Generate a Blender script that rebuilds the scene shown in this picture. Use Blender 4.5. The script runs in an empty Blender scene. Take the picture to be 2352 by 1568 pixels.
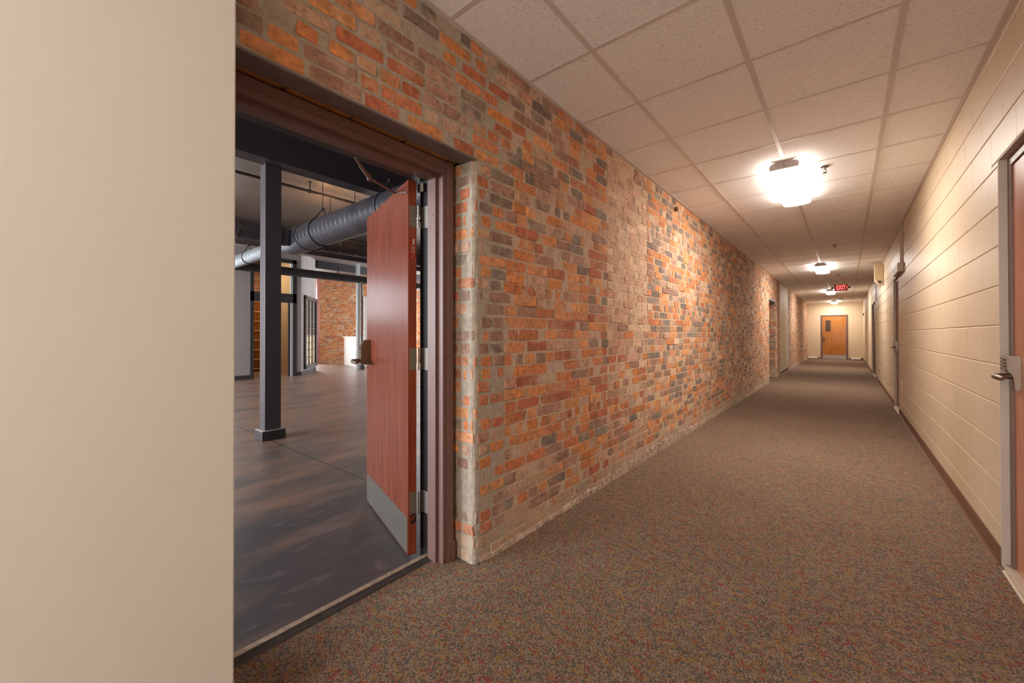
import bpy, bmesh, math, random
from mathutils import Vector, Matrix

random.seed(7)
C = bpy.context.scene.collection
PI = math.pi

# ------------------------------------------------------------------ camera
CAM_Z = 1.1484
YAW, PITCH, ROLL = math.radians(39.509), math.radians(0.375), math.radians(-0.074)
FPX, SY = 930.45, -20.95
cd = bpy.data.cameras.new('camera')
cam = bpy.data.objects.new('camera', cd)
C.objects.link(cam)
F = Vector((-math.sin(YAW), math.cos(YAW), 0)); R = Vector((math.cos(YAW), math.sin(YAW), 0)); U = Vector((0, 0, 1))
F2 = F * math.cos(PITCH) + U * math.sin(PITCH); U2 = U * math.cos(PITCH) - F * math.sin(PITCH)
R3 = R * math.cos(ROLL) + U2 * math.sin(ROLL); U3 = U2 * math.cos(ROLL) - R * math.sin(ROLL)
cam.matrix_world = Matrix(((R3.x, U3.x, -F2.x, 0), (R3.y, U3.y, -F2.y, 0), (R3.z, U3.z, -F2.z, CAM_Z), (0, 0, 0, 1)))
cd.sensor_width = 36.0
cd.lens = FPX / 2352 * 36.0
cd.shift_y = SY / 2352
cd.clip_start = 0.02
cd.clip_end = 200
sc = bpy.context.scene
sc.camera = cam

# ------------------------------------------------------------------ world, exposure, light levels
w = bpy.data.worlds.new('world'); sc.world = w; w.use_nodes = True
w.node_tree.nodes['Background'].inputs[0].default_value = (0.80, 0.90, 1.0, 1)
w.node_tree.nodes['Background'].inputs[1].default_value = 0.6
vs = sc.view_settings
vs.view_transform = 'Standard'; vs.look = 'None'; vs.gamma = 1.0; vs.use_curve_mapping = False
vs.exposure = 0.0
sc.cycles.max_bounces = 8; sc.cycles.diffuse_bounces = 5; sc.cycles.glossy_bounces = 4
sc.cycles.transmission_bounces = 4; sc.cycles.caustics_reflective = False; sc.cycles.caustics_refractive = False
sc.cycles.use_denoising = True; sc.cycles.use_adaptive_sampling = True; sc.cycles.adaptive_threshold = 0.025
sc.cycles.sample_clamp_indirect = 6.0
LAMP = 62.0          # corridor fluorescent diffusers
LAMP_ADDED = 32.0     # unseen fixture behind the camera, added in step with the row for light
HALL_FILL = 11.0       # unseen glowing pane added at the near end of the corridor
DAY_ROOM = 42.0
DAY_FAR = 24.0       # windows at its far end       # the room's windows

CEIL = 2.6245; XL = -1.434; XR = 0.590; YE = 23.9; YB = -3.2
AX, GY, T = -1.0093, 1.8786, 0.6096

def lin(r, g, b):
    f = lambda c: (c / 255 / 12.92) if c / 255 <= 0.04045 else ((c / 255 + 0.055) / 1.055) ** 2.4
    return (f(r), f(g), f(b))

# ------------------------------------------------------------------ materials
def mat(name, col=(0.5, 0.5, 0.5), rough=0.6, metal=0.0, spec=0.5, emit=None, estr=0.0, bump=None, vary=None, coat=0.0):
    """bump=(scale, strength, distance); vary=(scale, amount) mottles the base colour."""
    m = bpy.data.materials.new(name); m.use_nodes = True
    nt = m.node_tree; b = nt.nodes['Principled BSDF']
    b.inputs['Base Color'].default_value = (*col, 1); b.inputs['Roughness'].default_value = rough
    b.inputs['Metallic'].default_value = metal; b.inputs['Specular IOR Level'].default_value = spec
    b.inputs['Coat Weight'].default_value = coat
    if emit:
        b.inputs['Emission Color'].default_value = (*emit, 1); b.inputs['Emission Strength'].default_value = estr
    N = nt.nodes.new; L = nt.links.new
    tc = N('ShaderNodeTexCoord')
    if vary:
        t = N('ShaderNodeTexNoise'); t.inputs['Scale'].default_value = vary[0]; t.inputs['Detail'].default_value = 5
        L(tc.outputs['Object'], t.inputs['Vector'])
        r = N('ShaderNodeMapRange'); r.inputs[3].default_value = 1 - vary[1]; r.inputs[4].default_value = 1 + vary[1]
        r.inputs[1].default_value = 0.3; r.inputs[2].default_value = 0.7
        L(t.outputs['Fac'], r.inputs[0])
        mx = N('ShaderNodeMix'); mx.data_type = 'RGBA'; mx.blend_type = 'MULTIPLY'; mx.inputs[0].default_value = 1
        mx.inputs[6].default_value = (*col, 1); L(r.outputs[0], mx.inputs[7]); L(mx.outputs[2], b.inputs['Base Color'])
    if bump:
        t2 = N('ShaderNodeTexNoise'); t2.inputs['Scale'].default_value = bump[0]; t2.inputs['Detail'].default_value = 4
        L(tc.outputs['Object'], t2.inputs['Vector'])
        bp = N('ShaderNodeBump'); bp.inputs['Strength'].default_value = bump[1]; bp.inputs['Distance'].default_value = bump[2]
        L(t2.outputs['Fac'], bp.inputs['Height']); L(bp.outputs[0], b.inputs['Normal'])
    return m

def nodes(m):
    nt = m.node_tree
    return nt, nt.nodes.new, nt.links.new, nt.nodes['Principled BSDF']

def math_node(N, L, op, a, b=None):
    n = N('ShaderNodeMath'); n.operation = op
    for i, x in enumerate((a, b)):
        if x is None: continue
        if isinstance(x, (int, float)): n.inputs[i].default_value = x
        else: L(x, n.inputs[i])
    return n.outputs[0]

def ramp(N, L, fac, stops, interp='LINEAR'):
    n = N('ShaderNodeValToRGB'); n.color_ramp.interpolation = interp
    e = n.color_ramp.elements
    while len(e) < len(stops): e.new(0.5)
    for k, (p, c) in enumerate(stops):
        e[k].position = p; e[k].color = (*c, 1)
    L(fac, n.inputs[0]); return n.outputs['Color']

CREAM = (0.65, 0.525, 0.37)
MT = {}
MT['cream'] = mat('cream_paint', (0.64, 0.62, 0.585), 0.55, bump=(160, 0.08, 0.002), vary=(1.2, 0.02))
MT['block'] = mat('painted_block', CREAM, 0.42, bump=(240, 0.35, 0.002), vary=(9, 0.03))
MT['creamfar'] = mat('cream_wall_paint', (0.67, 0.54, 0.37), 0.55, bump=(160, 0.08, 0.002), vary=(1.2, 0.02))
MT['greypaint'] = mat('grey_paint', lin(188, 172, 156), 0.5, bump=(120, 0.25, 0.002), vary=(14, 0.05))
MT['tbar'] = mat('ceiling_bar', lin(210, 200, 195), 0.45)
MT['brownmetal'] = mat('brown_metal_paint', lin(114, 84, 79), 0.46, vary=(2, 0.03))
MT['frameblack'] = mat('black_metal_paint', (0.010, 0.009, 0.010), 0.4)
MT['lintel'] = mat('lintel_steel', lin(112, 98, 98), 0.5, vary=(10, 0.12), bump=(60, 0.2, 0.002))
MT['base'] = mat('brown_vinyl', lin(112, 78, 60), 0.45, vary=(6, 0.06))
MT['steel'] = mat('brushed_steel', lin(178, 170, 162), 0.38, metal=1.0, vary=(30, 0.06), bump=(300, 0.05, 0.001))
MT['satin'] = mat('satin_nickel', lin(132, 116, 103), 0.4, metal=0.9)
MT['hinge'] = mat('hinge_steel', lin(146, 142, 136), 0.45, metal=0.6, vary=(40, 0.1))
MT['dullsteel'] = mat('kick_plate_steel', lin(108, 101, 95), 0.45, metal=0.4, vary=(12, 0.1))
MT['whitemetal'] = mat('white_enamel', lin(222, 214, 204), 0.4)
MT['greymetal'] = mat('lamp_end_metal', lin(190, 180, 174), 0.5)
MT['diffuser'] = mat('lamp_diffuser', (0.9, 0.9, 0.9), 0.4, emit=(1.0, 0.93, 0.84), estr=LAMP)
MT['beige'] = mat('beige_plastic', lin(206, 186, 150), 0.45)
MT['darkgrille'] = mat('dark_grille', lin(70, 56, 46), 0.6)
MT['plate'] = mat('painted_plate', CREAM, 0.45)
MT['box'] = mat('grey_box', lin(176, 156, 140), 0.5)
MT['signred'] = mat('sign_red', lin(110, 20, 22), 0.4, emit=(1.0, 0.02, 0.03), estr=0.10)
MT['signletter'] = mat('sign_letter', (0.9, 0.2, 0.2), 0.4, emit=(1.0, 0.085, 0.07), estr=2.4)
MT['black'] = mat('black_plastic', (0.02, 0.018, 0.018), 0.45)
MT['charcoal'] = mat('charcoal_steel_paint', lin(82, 76, 80), 0.42, vary=(5, 0.05))
MT['beamblack'] = mat('black_beam_paint', lin(66, 60, 66), 0.40, vary=(3, 0.08))
MT['duct'] = mat('duct_black_paint', lin(62, 60, 66), 0.38, vary=(5, 0.08))
MT['roomwall'] = mat('grey_room_paint', lin(160, 152, 150), 0.6)
MT['roomceil'] = mat('room_ceiling_paint', lin(124, 114, 104), 0.30, vary=(1.5, 0.14))
MT['roomdark'] = mat('room_dark_wall', lin(50, 46, 48), 0.6)
MT['darkframe'] = mat('dark_frame', lin(62, 58, 58), 0.4)
MT['shelfwood'] = mat('shelf_wood', lin(214, 160, 84), 0.45, vary=(6, 0.08))
MT['white'] = mat('white_paint', lin(226, 222, 216), 0.45)
MT['bluewhite'] = mat('pale_post_paint', lin(206, 214, 216), 0.4)
MT['beigewall'] = mat('office_wall_paint', lin(190, 164, 130), 0.6)
MT['redtrim'] = mat('red_brown_trim', lin(150, 84, 66), 0.5)
MT['concstrip'] = mat('worn_strip', lin(170, 150, 130), 0.8, vary=(30, 0.2), bump=(80, 0.6, 0.004))
MT['vinylstrip'] = mat('dark_vinyl_strip', lin(70, 66, 68), 0.55, vary=(25, 0.25))
MT['sill'] = mat('threshold_metal', lin(200, 188, 170), 0.4, metal=0.3, vary=(20, 0.1))
MT['red'] = mat('label_red', lin(170, 34, 30), 0.5)
MT['labelwhite'] = mat('label_white', lin(214, 200, 196), 0.5)
MT['glassdark'] = mat('dark_wired_glass', lin(84, 66, 54), 0.5, spec=0.15, vary=(90, 0.12))
MT['bulb'] = mat('warm_bulb', (1, 0.8, 0.5), 0.4, emit=(1.0, 0.55, 0.27), estr=260)
MT['officelamp'] = mat('office_lamp_panel', (1, 1, 1), 0.4, emit=(1.0, 0.82, 0.58), estr=26)
MT['dayroom'] = mat('room_daylit_pane', (1, 1, 1), 0.2, emit=(0.90, 0.955, 1.0), estr=DAY_ROOM)
MT['dayfar'] = mat('far_daylit_pane', (1, 1, 1), 0.2, emit=(0.90, 0.955, 1.0), estr=DAY_FAR)
MT['dayhall'] = mat('hall_daylit_pane', (1, 1, 1), 0.2, emit=(1.0, 0.975, 0.94), estr=HALL_FILL)

def wood(name, c0, c1, rough=0.32, axis=(14, 14, 0.9), coat=0.3):
    m = mat(name, c0, rough, coat=coat); nt, N, L, b = nodes(m)
    tc = N('ShaderNodeTexCoord'); mp = N('ShaderNodeMapping'); mp.inputs['Scale'].default_value = axis
    L(tc.outputs['Object'], mp.inputs[0])
    t = N('ShaderNodeTexNoise'); t.inputs['Scale'].default_value = 2.2; t.inputs['Detail'].default_value = 6; t.inputs['Distortion'].default_value = 0.6
    L(mp.outputs[0], t.inputs['Vector'])
    mp2 = N('ShaderNodeMapping'); mp2.inputs['Scale'].default_value = (axis[0] * 18, axis[1] * 18, axis[2] * 5)
    L(tc.outputs['Object'], mp2.inputs[0])
    t2 = N('ShaderNodeTexNoise'); t2.inputs['Scale'].default_value = 2.0; t2.inputs['Detail'].default_value = 3
    L(mp2.outputs[0], t2.inputs['Vector'])
    f = math_node(N, L, 'ADD', math_node(N, L, 'MULTIPLY', t.outputs['Fac'], 0.72), math_node(N, L, 'MULTIPLY', t2.outputs['Fac'], 0.28))
    L(ramp(N, L, f, [(0.34, c1), (0.62, c0)]), b.inputs['Base Color'])
    return m
MT['door'] = wood('mahogany_veneer', lin(132, 68, 48), lin(110, 51, 35), rough=0.27, coat=0.0)
MT['dooredge'] = wood('door_edge_veneer', lin(168, 78, 46), lin(138, 58, 34), rough=0.45)
MT['doorright'] = wood('cherry_veneer', lin(186, 112, 72), lin(160, 88, 52), rough=0.3)
MT['doorend'] = wood('oak_veneer', lin(184, 118, 48), lin(158, 94, 34), rough=0.55, coat=0.05)

# brick and mortar: colour per brick in 'Col' (alpha = how much mortar is smeared over it)
def brick_material():
    m = mat('old_brick', (0.3, 0.2, 0.15), 0.85, spec=0.25); nt, N, L, b = nodes(m)
    tc = N('ShaderNodeTexCoord'); at = N('ShaderNodeAttribute'); at.attribute_name = 'Col'
    n1 = N('ShaderNodeTexNoise'); n1.inputs['Scale'].default_value = 38; n1.inputs['Detail'].default_value = 6; n1.inputs['Roughness'].default_value = 0.7
    n2 = N('ShaderNodeTexNoise'); n2.inputs['Scale'].default_value = 15; n2.inputs['Detail'].default_value = 6; n2.inputs['Roughness'].default_value = 0.65
    n3 = N('ShaderNodeTexNoise'); n3.inputs['Scale'].default_value = 170; n3.inputs['Detail'].default_value = 3
    for n in (n1, n2, n3): L(tc.outputs['Object'], n.inputs['Vector'])
    r = N('ShaderNodeMapRange'); r.inputs[1].default_value = 0.3; r.inputs[2].default_value = 0.72; r.inputs[3].default_value = 0.58; r.inputs[4].default_value = 1.40
    L(n1.outputs['Fac'], r.inputs[0])
    mx = N('ShaderNodeMix'); mx.data_type = 'RGBA'; mx.blend_type = 'MULTIPLY'; mx.inputs[0].default_value = 1
    L(at.outputs['Color'], mx.inputs[6]); L(r.outputs[0], mx.inputs[7])
    # dark scorch blotches
    sr = N('ShaderNodeMapRange'); sr.inputs[1].default_value = 0.50; sr.inputs[2].default_value = 0.68; sr.inputs[4].default_value = 0.62
    L(n2.outputs['Fac'], sr.inputs[0])
    m2 = N('ShaderNodeMix'); m2.data_type = 'RGBA'; L(sr.outputs[0], m2.inputs[0]); L(mx.outputs[2], m2.inputs[6])
    m2.inputs[7].default_value = (*lin(118, 94, 80), 1)
    # mortar smear
    inv = math_node(N, L, 'SUBTRACT', math_node(N, L, 'ADD', at.outputs['Alpha'], math_node(N, L, 'MULTIPLY', n1.outputs['Fac'], 0.55)), 0.62)
    sm = N('ShaderNodeMapRange'); sm.inputs[1].default_value = 0.0; sm.inputs[2].default_value = 0.16; L(inv, sm.inputs[0])
    m3 = N('ShaderNodeMix'); m3.data_type = 'RGBA'; L(math_node(N, L, 'MULTIPLY', sm.outputs[0], 0.85), m3.inputs[0]); L(m2.outputs[2], m3.inputs[6])
    m3.inputs[7].default_value = (*lin(188, 164, 142), 1)
    # patches of lime wash
    n4 = N('ShaderNodeTexNoise'); n4.inputs['Scale'].default_value = 10; n4.inputs['Detail'].default_value = 8; n4.inputs['Roughness'].default_value = 0.72; n4.inputs['Distortion'].default_value = 0.5
    L(tc.outputs['Object'], n4.inputs['Vector'])
    lw = N('ShaderNodeMapRange'); lw.inputs[1].default_value = 0.53; lw.inputs[2].default_value = 0.63; lw.inputs[4].default_value = 0.55; L(n4.outputs['Fac'], lw.inputs[0])
    m4 = N('ShaderNodeMix'); m4.data_type = 'RGBA'; L(lw.outputs[0], m4.inputs[0]); L(m3.outputs[2], m4.inputs[6]); m4.inputs[7].default_value = (*lin(200, 170, 146), 1)
    L(m4.outputs[2], b.inputs['Base Color'])
    bp = N('ShaderNodeBump'); bp.inputs['Strength'].default_value = 0.7; bp.inputs['Distance'].default_value = 0.006
    L(math_node(N, L, 'ADD', n1.outputs['Fac'], math_node(N, L, 'MULTIPLY', n3.outputs['Fac'], 0.5)), bp.inputs['Height'])
    L(bp.outputs[0], b.inputs['Normal'])
    return m
MT['brick'] = brick_material()

def mortar_material():
    m = mat('lime_mortar', (0.4, 0.35, 0.3), 0.95, spec=0.2); nt, N, L, b = nodes(m)
    tc = N('ShaderNodeTexCoord'); at = N('ShaderNodeAttribute'); at.attribute_name = 'Col'
    n1 = N('ShaderNodeTexNoise'); n1.inputs['Scale'].default_value = 30; n1.inputs['Detail'].default_value = 7; n1.inputs['Roughness'].default_value = 0.7
    n3 = N('ShaderNodeTexNoise'); n3.inputs['Scale'].default_value = 220; n3.inputs['Detail'].default_value = 3
    for n in (n1, n3): L(tc.outputs['Object'], n.inputs['Vector'])
    r = N('ShaderNodeMapRange'); r.inputs[1].default_value = 0.32; r.inputs[2].default_value = 0.7; r.inputs[3].default_value = 0.74; r.inputs[4].default_value = 1.2
    L(n1.outputs['Fac'], r.inputs[0])
    mx = N('ShaderNodeMix'); mx.data_type = 'RGBA'; mx.blend_type = 'MULTIPLY'; mx.inputs[0].default_value = 1
    L(at.outputs['Color'], mx.inputs[6]); L(r.outputs[0], mx.inputs[7]); L(mx.outputs[2], b.inputs['Base Color'])
    bp = N('ShaderNodeBump'); bp.inputs['Strength'].default_value = 0.8; bp.inputs['Distance'].default_value = 0.008
    L(math_node(N, L, 'ADD', n1.outputs['Fac'], math_node(N, L, 'MULTIPLY', n3.outputs['Fac'], 0.4)), bp.inputs['Height'])
    L(bp.outputs[0], b.inputs['Normal'])
    return m
MT['mortar'] = mortar_material()

def ceiling_material():
    m = mat('fissured_tile', lin(206, 188, 174), 0.85, spec=0.2); nt, N, L, b = nodes(m)
    tc = N('ShaderNodeTexCoord')
    mp = N('ShaderNodeMapping'); mp.inputs['Scale'].default_value = (80, 185, 60); mp.inputs['Rotation'].default_value = (0, 0, 0.35)
    L(tc.outputs['Object'], mp.inputs[0])
    n1 = N('ShaderNodeTexNoise'); n1.inputs['Scale'].default_value = 1.0; n1.inputs['Detail'].default_value = 2; n1.inputs['Distortion'].default_value = 0.8
    L(mp.outputs[0], n1.inputs['Vector'])
    n2 = N('ShaderNodeTexVoronoi'); n2.inputs['Scale'].default_value = 120; L(tc.outputs['Object'], n2.inputs['Vector'])
    f = N('ShaderNodeMapRange'); f.inputs[1].default_value = 0.615; f.inputs[2].default_value = 0.685; L(n1.outputs['Fac'], f.inputs[0])
    pin = N('ShaderNodeMapRange'); pin.inputs[1].default_value = 0.12; pin.inputs[2].default_value = 0.05; L(n2.outputs['Distance'], pin.inputs[0])
    hole = math_node(N, L, 'MAXIMUM', f.outputs[0], math_node(N, L, 'MULTIPLY', pin.outputs[0], 0.8))
    mx = N('ShaderNodeMix'); mx.data_type = 'RGBA'; L(math_node(N, L, 'MULTIPLY', hole, 0.5), mx.inputs[0])
    mx.inputs[6].default_value = (*lin(243, 240, 240), 1); mx.inputs[7].default_value = (*lin(112, 98, 90), 1)
    L(mx.outputs[2], b.inputs['Base Color'])
    bp = N('ShaderNodeBump'); bp.inputs['Strength'].default_value = 0.5; bp.inputs['Distance'].default_value = 0.004; bp.invert = True
    L(hole, bp.inputs['Height']); L(bp.outputs[0], b.inputs['Normal'])
    return m
MT['ceiling'] = ceiling_material()

def carpet_material():
    m = mat('loop_pile_carpet', (0.2, 0.17, 0.15), 0.95, spec=0.1); nt, N, L, b = nodes(m)
    tc = N('ShaderNodeTexCoord'); mp = N('ShaderNodeMapping'); mp.inputs['Rotation'].default_value = (0, 0, math.radians(45))
    L(tc.outputs['Object'], mp.inputs[0])
    sp = N('ShaderNodeSeparateXYZ'); L(mp.outputs[0], sp.inputs[0])
    a = math_node(N, L, 'MULTIPLY', sp.outputs[1], 240.0); c = math_node(N, L, 'MULTIPLY', sp.outputs[0], 165.0)
    fa = math_node(N, L, 'FLOOR', a)
    c2 = math_node(N, L, 'ADD', c, math_node(N, L, 'MULTIPLY', math_node(N, L, 'MODULO', fa, 2.0), 0.5))
    fc = math_node(N, L, 'FLOOR', c2)
    cb = N('ShaderNodeCombineXYZ'); L(fa, cb.inputs[0]); L(fc, cb.inputs[1])
    wn = N('ShaderNodeTexWhiteNoise'); wn.noise_dimensions = '2D'; L(cb.outputs[0], wn.inputs['Vector'])
    # clusters of red, gold and slate yarn over mixed taupe and charcoal
    mp2 = N('ShaderNodeMapping'); mp2.inputs['Rotation'].default_value = (0, 0, 0.7); mp2.inputs['Scale'].default_value = (1.0, 1.9, 1.0)
    L(tc.outputs['Object'], mp2.inputs[0])
    def cluster(scale, off, lo):
        q = N('ShaderNodeTexNoise'); q.inputs['Scale'].default_value = scale; q.inputs['Detail'].default_value = 2
        ad = N('ShaderNodeVectorMath'); ad.operation = 'ADD'; ad.inputs[1].default_value = (off, off * 0.7, off); L(mp2.outputs[0], ad.inputs[0]); L(ad.outputs[0], q.inputs['Vector'])
        return math_node(N, L, 'GREATER_THAN', math_node(N, L, 'ADD', q.outputs['Fac'], math_node(N, L, 'MULTIPLY', wn.outputs['Value'], 0.16)), lo)
    col = ramp(N, L, wn.outputs['Value'], [(0.0, lin(92, 84, 78)), (0.18, lin(140, 121, 104)), (0.45, lin(152, 132, 113)), (0.65, lin(112, 99, 86)), (0.80, lin(146, 126, 110))], 'CONSTANT')
    wn2 = N('ShaderNodeTexWhiteNoise'); wn2.noise_dimensions = '3D'; L(cb.outputs[0], wn2.inputs['Vector'])
    def mixin(c0, mask, prob, c1):
        k = math_node(N, L, 'MULTIPLY', mask, math_node(N, L, 'LESS_THAN', wn2.outputs['Value'], prob))
        q = N('ShaderNodeMix'); q.data_type = 'RGBA'; L(k, q.inputs[0]); L(c0, q.inputs[6]); q.inputs[7].default_value = (*c1, 1); return q.outputs[2]
    col = mixin(col, cluster(15, 3.0, 0.60), 0.5, lin(108, 100, 90))
    col = mixin(col, cluster(19, 11.0, 0.63), 0.55, lin(150, 120, 74))
    col = mixin(col, cluster(21, 23.0, 0.665), 0.55, lin(150, 80, 66))
    col = mixin(col, cluster(21, 37.0, 0.72), 0.5, lin(104, 102, 104))
    # loop profile: dark between the rows
    fr = math_node(N, L, 'FRACT', a); fr2 = math_node(N, L, 'FRACT', c2)
    pa = math_node(N, L, 'SINE', math_node(N, L, 'MULTIPLY', fr, PI)); pc = math_node(N, L, 'SINE', math_node(N, L, 'MULTIPLY', fr2, PI))
    h = math_node(N, L, 'MULTIPLY', pa, math_node(N, L, 'ADD', math_node(N, L, 'MULTIPLY', pc, 0.5), 0.5))
    v = N('ShaderNodeTexWhiteNoise'); v.noise_dimensions = '3D'; L(cb.outputs[0], v.inputs['Vector'])
    br = math_node(N, L, 'ADD', math_node(N, L, 'MULTIPLY', h, 0.95), math_node(N, L, 'ADD', 0.32, math_node(N, L, 'MULTIPLY', v.outputs['Value'], 0.2)))
    big = N('ShaderNodeTexNoise'); big.inputs['Scale'].default_value = 1.4; big.inputs['Detail'].default_value = 3; L(tc.outputs['Object'], big.inputs['Vector'])
    br = math_node(N, L, 'MULTIPLY', br, math_node(N, L, 'ADD', 0.85, math_node(N, L, 'MULTIPLY', big.outputs['Fac'], 0.3)))
    mx = N('ShaderNodeMix'); mx.data_type = 'RGBA'; mx.blend_type = 'MULTIPLY'; mx.inputs[0].default_value = 1
    L(col, mx.inputs[6]); L(br, mx.inputs[7]); L(mx.outputs[2], b.inputs['Base Color'])
    bp = N('ShaderNodeBump'); bp.inputs['Strength'].default_value = 0.5; bp.inputs['Distance'].default_value = 0.003
    L(h, bp.inputs['Height']); L(bp.outputs[0], b.inputs['Normal'])
    return m
MT['carpet'] = carpet_material()

def concrete_material():
    m = mat('stained_concrete', (0.06, 0.055, 0.055), 0.3); nt, N, L, b = nodes(m)
    tc = N('ShaderNodeTexCoord'); mp = N('ShaderNodeMapping'); mp.inputs['Scale'].default_value = (2.6, 0.8, 1); mp.inputs['Rotation'].default_value = (0, 0, 0.25)
    L(tc.outputs['Object'], mp.inputs[0])
    n1 = N('ShaderNodeTexNoise'); n1.inputs['Scale'].default_value = 1.1; n1.inputs['Detail'].default_value = 6; n1.inputs['Roughness'].default_value = 0.6; L(mp.outputs[0], n1.inputs['Vector'])
    n2 = N('ShaderNodeTexNoise'); n2.inputs['Scale'].default_value = 5; n2.inputs['Detail'].default_value = 7; n2.inputs['Distortion'].default_value = 1.2; L(mp.outputs[0], n2.inputs['Vector'])
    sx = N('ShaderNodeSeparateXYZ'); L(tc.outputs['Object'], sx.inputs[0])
    browned = N('ShaderNodeMapRange'); browned.interpolation_type = 'SMOOTHSTEP'; browned.inputs[1].default_value = -1.8; browned.inputs[2].default_value = -4.6; browned.inputs[3].default_value = -0.14; browned.inputs[4].default_value = 0.10  # slab painted browner away from the door, for warm reflected light
    L(sx.outputs[0], browned.inputs[0])
    col = ramp(N, L, math_node(N, L, 'ADD', n1.outputs['Fac'], browned.outputs[0]), [(0.34, lin(86, 81, 83)), (0.48, lin(114, 98, 91)), (0.62, lin(148, 117, 101))])
    wr = N('ShaderNodeMapRange'); wr.inputs[1].default_value = 0.56; wr.inputs[2].default_value = 0.76; wr.inputs[4].default_value = 0.5; L(n2.outputs['Fac'], wr.inputs[0])
    mx = N('ShaderNodeMix'); mx.data_type = 'RGBA'; L(wr.outputs[0], mx.inputs[0]); L(col, mx.inputs[6]); mx.inputs[7].default_value = (*lin(136, 126, 128), 1)
    # saw-cut joints of the slab
    sp = N('ShaderNodeSeparateXYZ'); L(tc.outputs['Object'], sp.inputs[0])
    def cut(o, at, per):
        d = math_node(N, L, 'ABSOLUTE', math_node(N, L, 'SUBTRACT', math_node(N, L, 'MODULO', math_node(N, L, 'ADD', o, 100 * per - at + per / 2), per), per / 2))
        return math_node(N, L, 'LESS_THAN', d, 0.0045)
    j = math_node(N, L, 'MAXIMUM', cut(sp.outputs[0], -4.945, 4.9), cut(sp.outputs[1], 1.745, 4.9))
    m2 = N('ShaderNodeMix'); m2.data_type = 'RGBA'; L(j, m2.inputs[0]); L(mx.outputs[2], m2.inputs[6]); m2.inputs[7].default_value = (0.008, 0.007, 0.007, 1)
    L(m2.outputs[2], b.inputs['Base Color'])
    rr = N('ShaderNodeMapRange'); rr.inputs[3].default_value = 0.24; rr.inputs[4].default_value = 0.46; L(n2.outputs['Fac'], rr.inputs[0]); L(rr.outputs[0], b.inputs['Roughness'])
    bp = N('ShaderNodeBump'); bp.inputs['Strength'].default_value = 0.12; bp.inputs['Distance'].default_value = 0.01
    L(n2.outputs['Fac'], bp.inputs['Height']); L(bp.outputs[0], b.inputs['Normal'])
    return m
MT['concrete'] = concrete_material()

# ------------------------------------------------------------------ mesh helpers
def BM(): return bmesh.new()

def box(bm, x0, x1, y0, y1, z0, z1, bev=0.0):
    r = bmesh.ops.create_cube(bm, size=1.0)
    for v in r['verts']:
        v.co = Vector(((x0 + x1) / 2 + v.co.x * (x1 - x0), (y0 + y1) / 2 + v.co.y * (y1 - y0), (z0 + z1) / 2 + v.co.z * (z1 - z0)))
    if bev > 0:
        es = list({e for v in r['verts'] for e in v.link_edges})
        bmesh.ops.bevel(bm, geom=es, offset=bev, segments=2, affect='EDGES', profile=0.6)
    return bm

def frame_of(d):
    d = d.normalized(); a = Vector((0, 0, 1)) if abs(d.z) < 0.9 else Vector((1, 0, 0))
    x = d.cross(a).normalized(); return x, d.cross(x).normalized()

def tube(bm, pts, rad, seg=14, cap=True):
    pts = [Vector(p) for p in pts]; rings = []
    rads = rad if isinstance(rad, (list, tuple)) else [rad] * len(pts)
    x = y = None
    for i, p in enumerate(pts):
        d = (pts[min(i + 1, len(pts) - 1)] - pts[max(i - 1, 0)]).normalized()
        if x is None: x, y = frame_of(d)
        else:
            x = (x - d * x.dot(d)).normalized(); y = d.cross(x).normalized()
        rings.append([bm.verts.new(p + (x * math.cos(2 * PI * k / seg) + y * math.sin(2 * PI * k / seg)) * rads[i]) for k in range(seg)])
    for a, b in zip(rings, rings[1:]):
        for k in range(seg): 
            f = bm.faces.new((a[k], a[(k + 1) % seg], b[(k + 1) % seg], b[k])); f.smooth = True
    if cap:
        for ring in (list(reversed(rings[0])), rings[-1]): bm.faces.new([bm.verts.new(v.co) for v in ring])
    return bm

def prism(bm, poly, lo, hi, plane='xz'):
    """Extrude a closed outline lying in a plane ('xz' along y, 'yz' along x, 'xy' along z)."""
    def P(a, b, c): return {'xz': (a, c, b), 'yz': (c, a, b), 'xy': (a, b, c)}[plane]
    A = [bm.verts.new(P(a, b, lo)) for a, b in poly]; B = [bm.verts.new(P(a, b, hi)) for a, b in poly]
    n = len(poly)
    bm.faces.new(A); bm.faces.new(list(reversed(B)))
    for k in range(n): bm.faces.new((A[k], B[k], B[(k + 1) % n], A[(k + 1) % n]))
    return bm

def disc_dome(bm, c, r, h, seg=20, down=True):
    """Shallow turned cup with its rim at c."""
    s = -1 if down else 1; prev = None
    for rr, zz in ((r, 0), (r, 0.25 * h), (r * 0.86, 0.6 * h), (r * 0.5, 0.92 * h), (0.001, h)):
        ring = [bm.verts.new((c[0] + rr * math.cos(2 * PI * k / seg), c[1] + rr * math.sin(2 * PI * k / seg), c[2] + s * zz)) for k in range(seg)]
        if prev:
            for k in range(seg): bm.faces.new((prev[k], prev[(k + 1) % seg], ring[(k + 1) % seg], ring[k]))
        prev = ring
    return bm

def root_inv(o):
    m = Matrix.Identity(4)
    while o is not None:
        m = o.matrix_basis @ m; o = o.parent
    return m.inverted()

def obj(name, bm, m, parent=None, local=False, smooth=None):
    bmesh.ops.recalc_face_normals(bm, faces=bm.faces[:])
    if parent is not None and not local:
        bmesh.ops.transform(bm, matrix=root_inv(parent), verts=bm.verts[:])
    me = bpy.data.meshes.new(name); bm.to_mesh(me); bm.free()
    for x in (m if isinstance(m, (list, tuple)) else [m]): me.materials.append(x)
    o = bpy.data.objects.new(name, me); C.objects.link(o)
    if parent is not None: o.parent = parent
    if smooth: me.shade_smooth()
    return o

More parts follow.
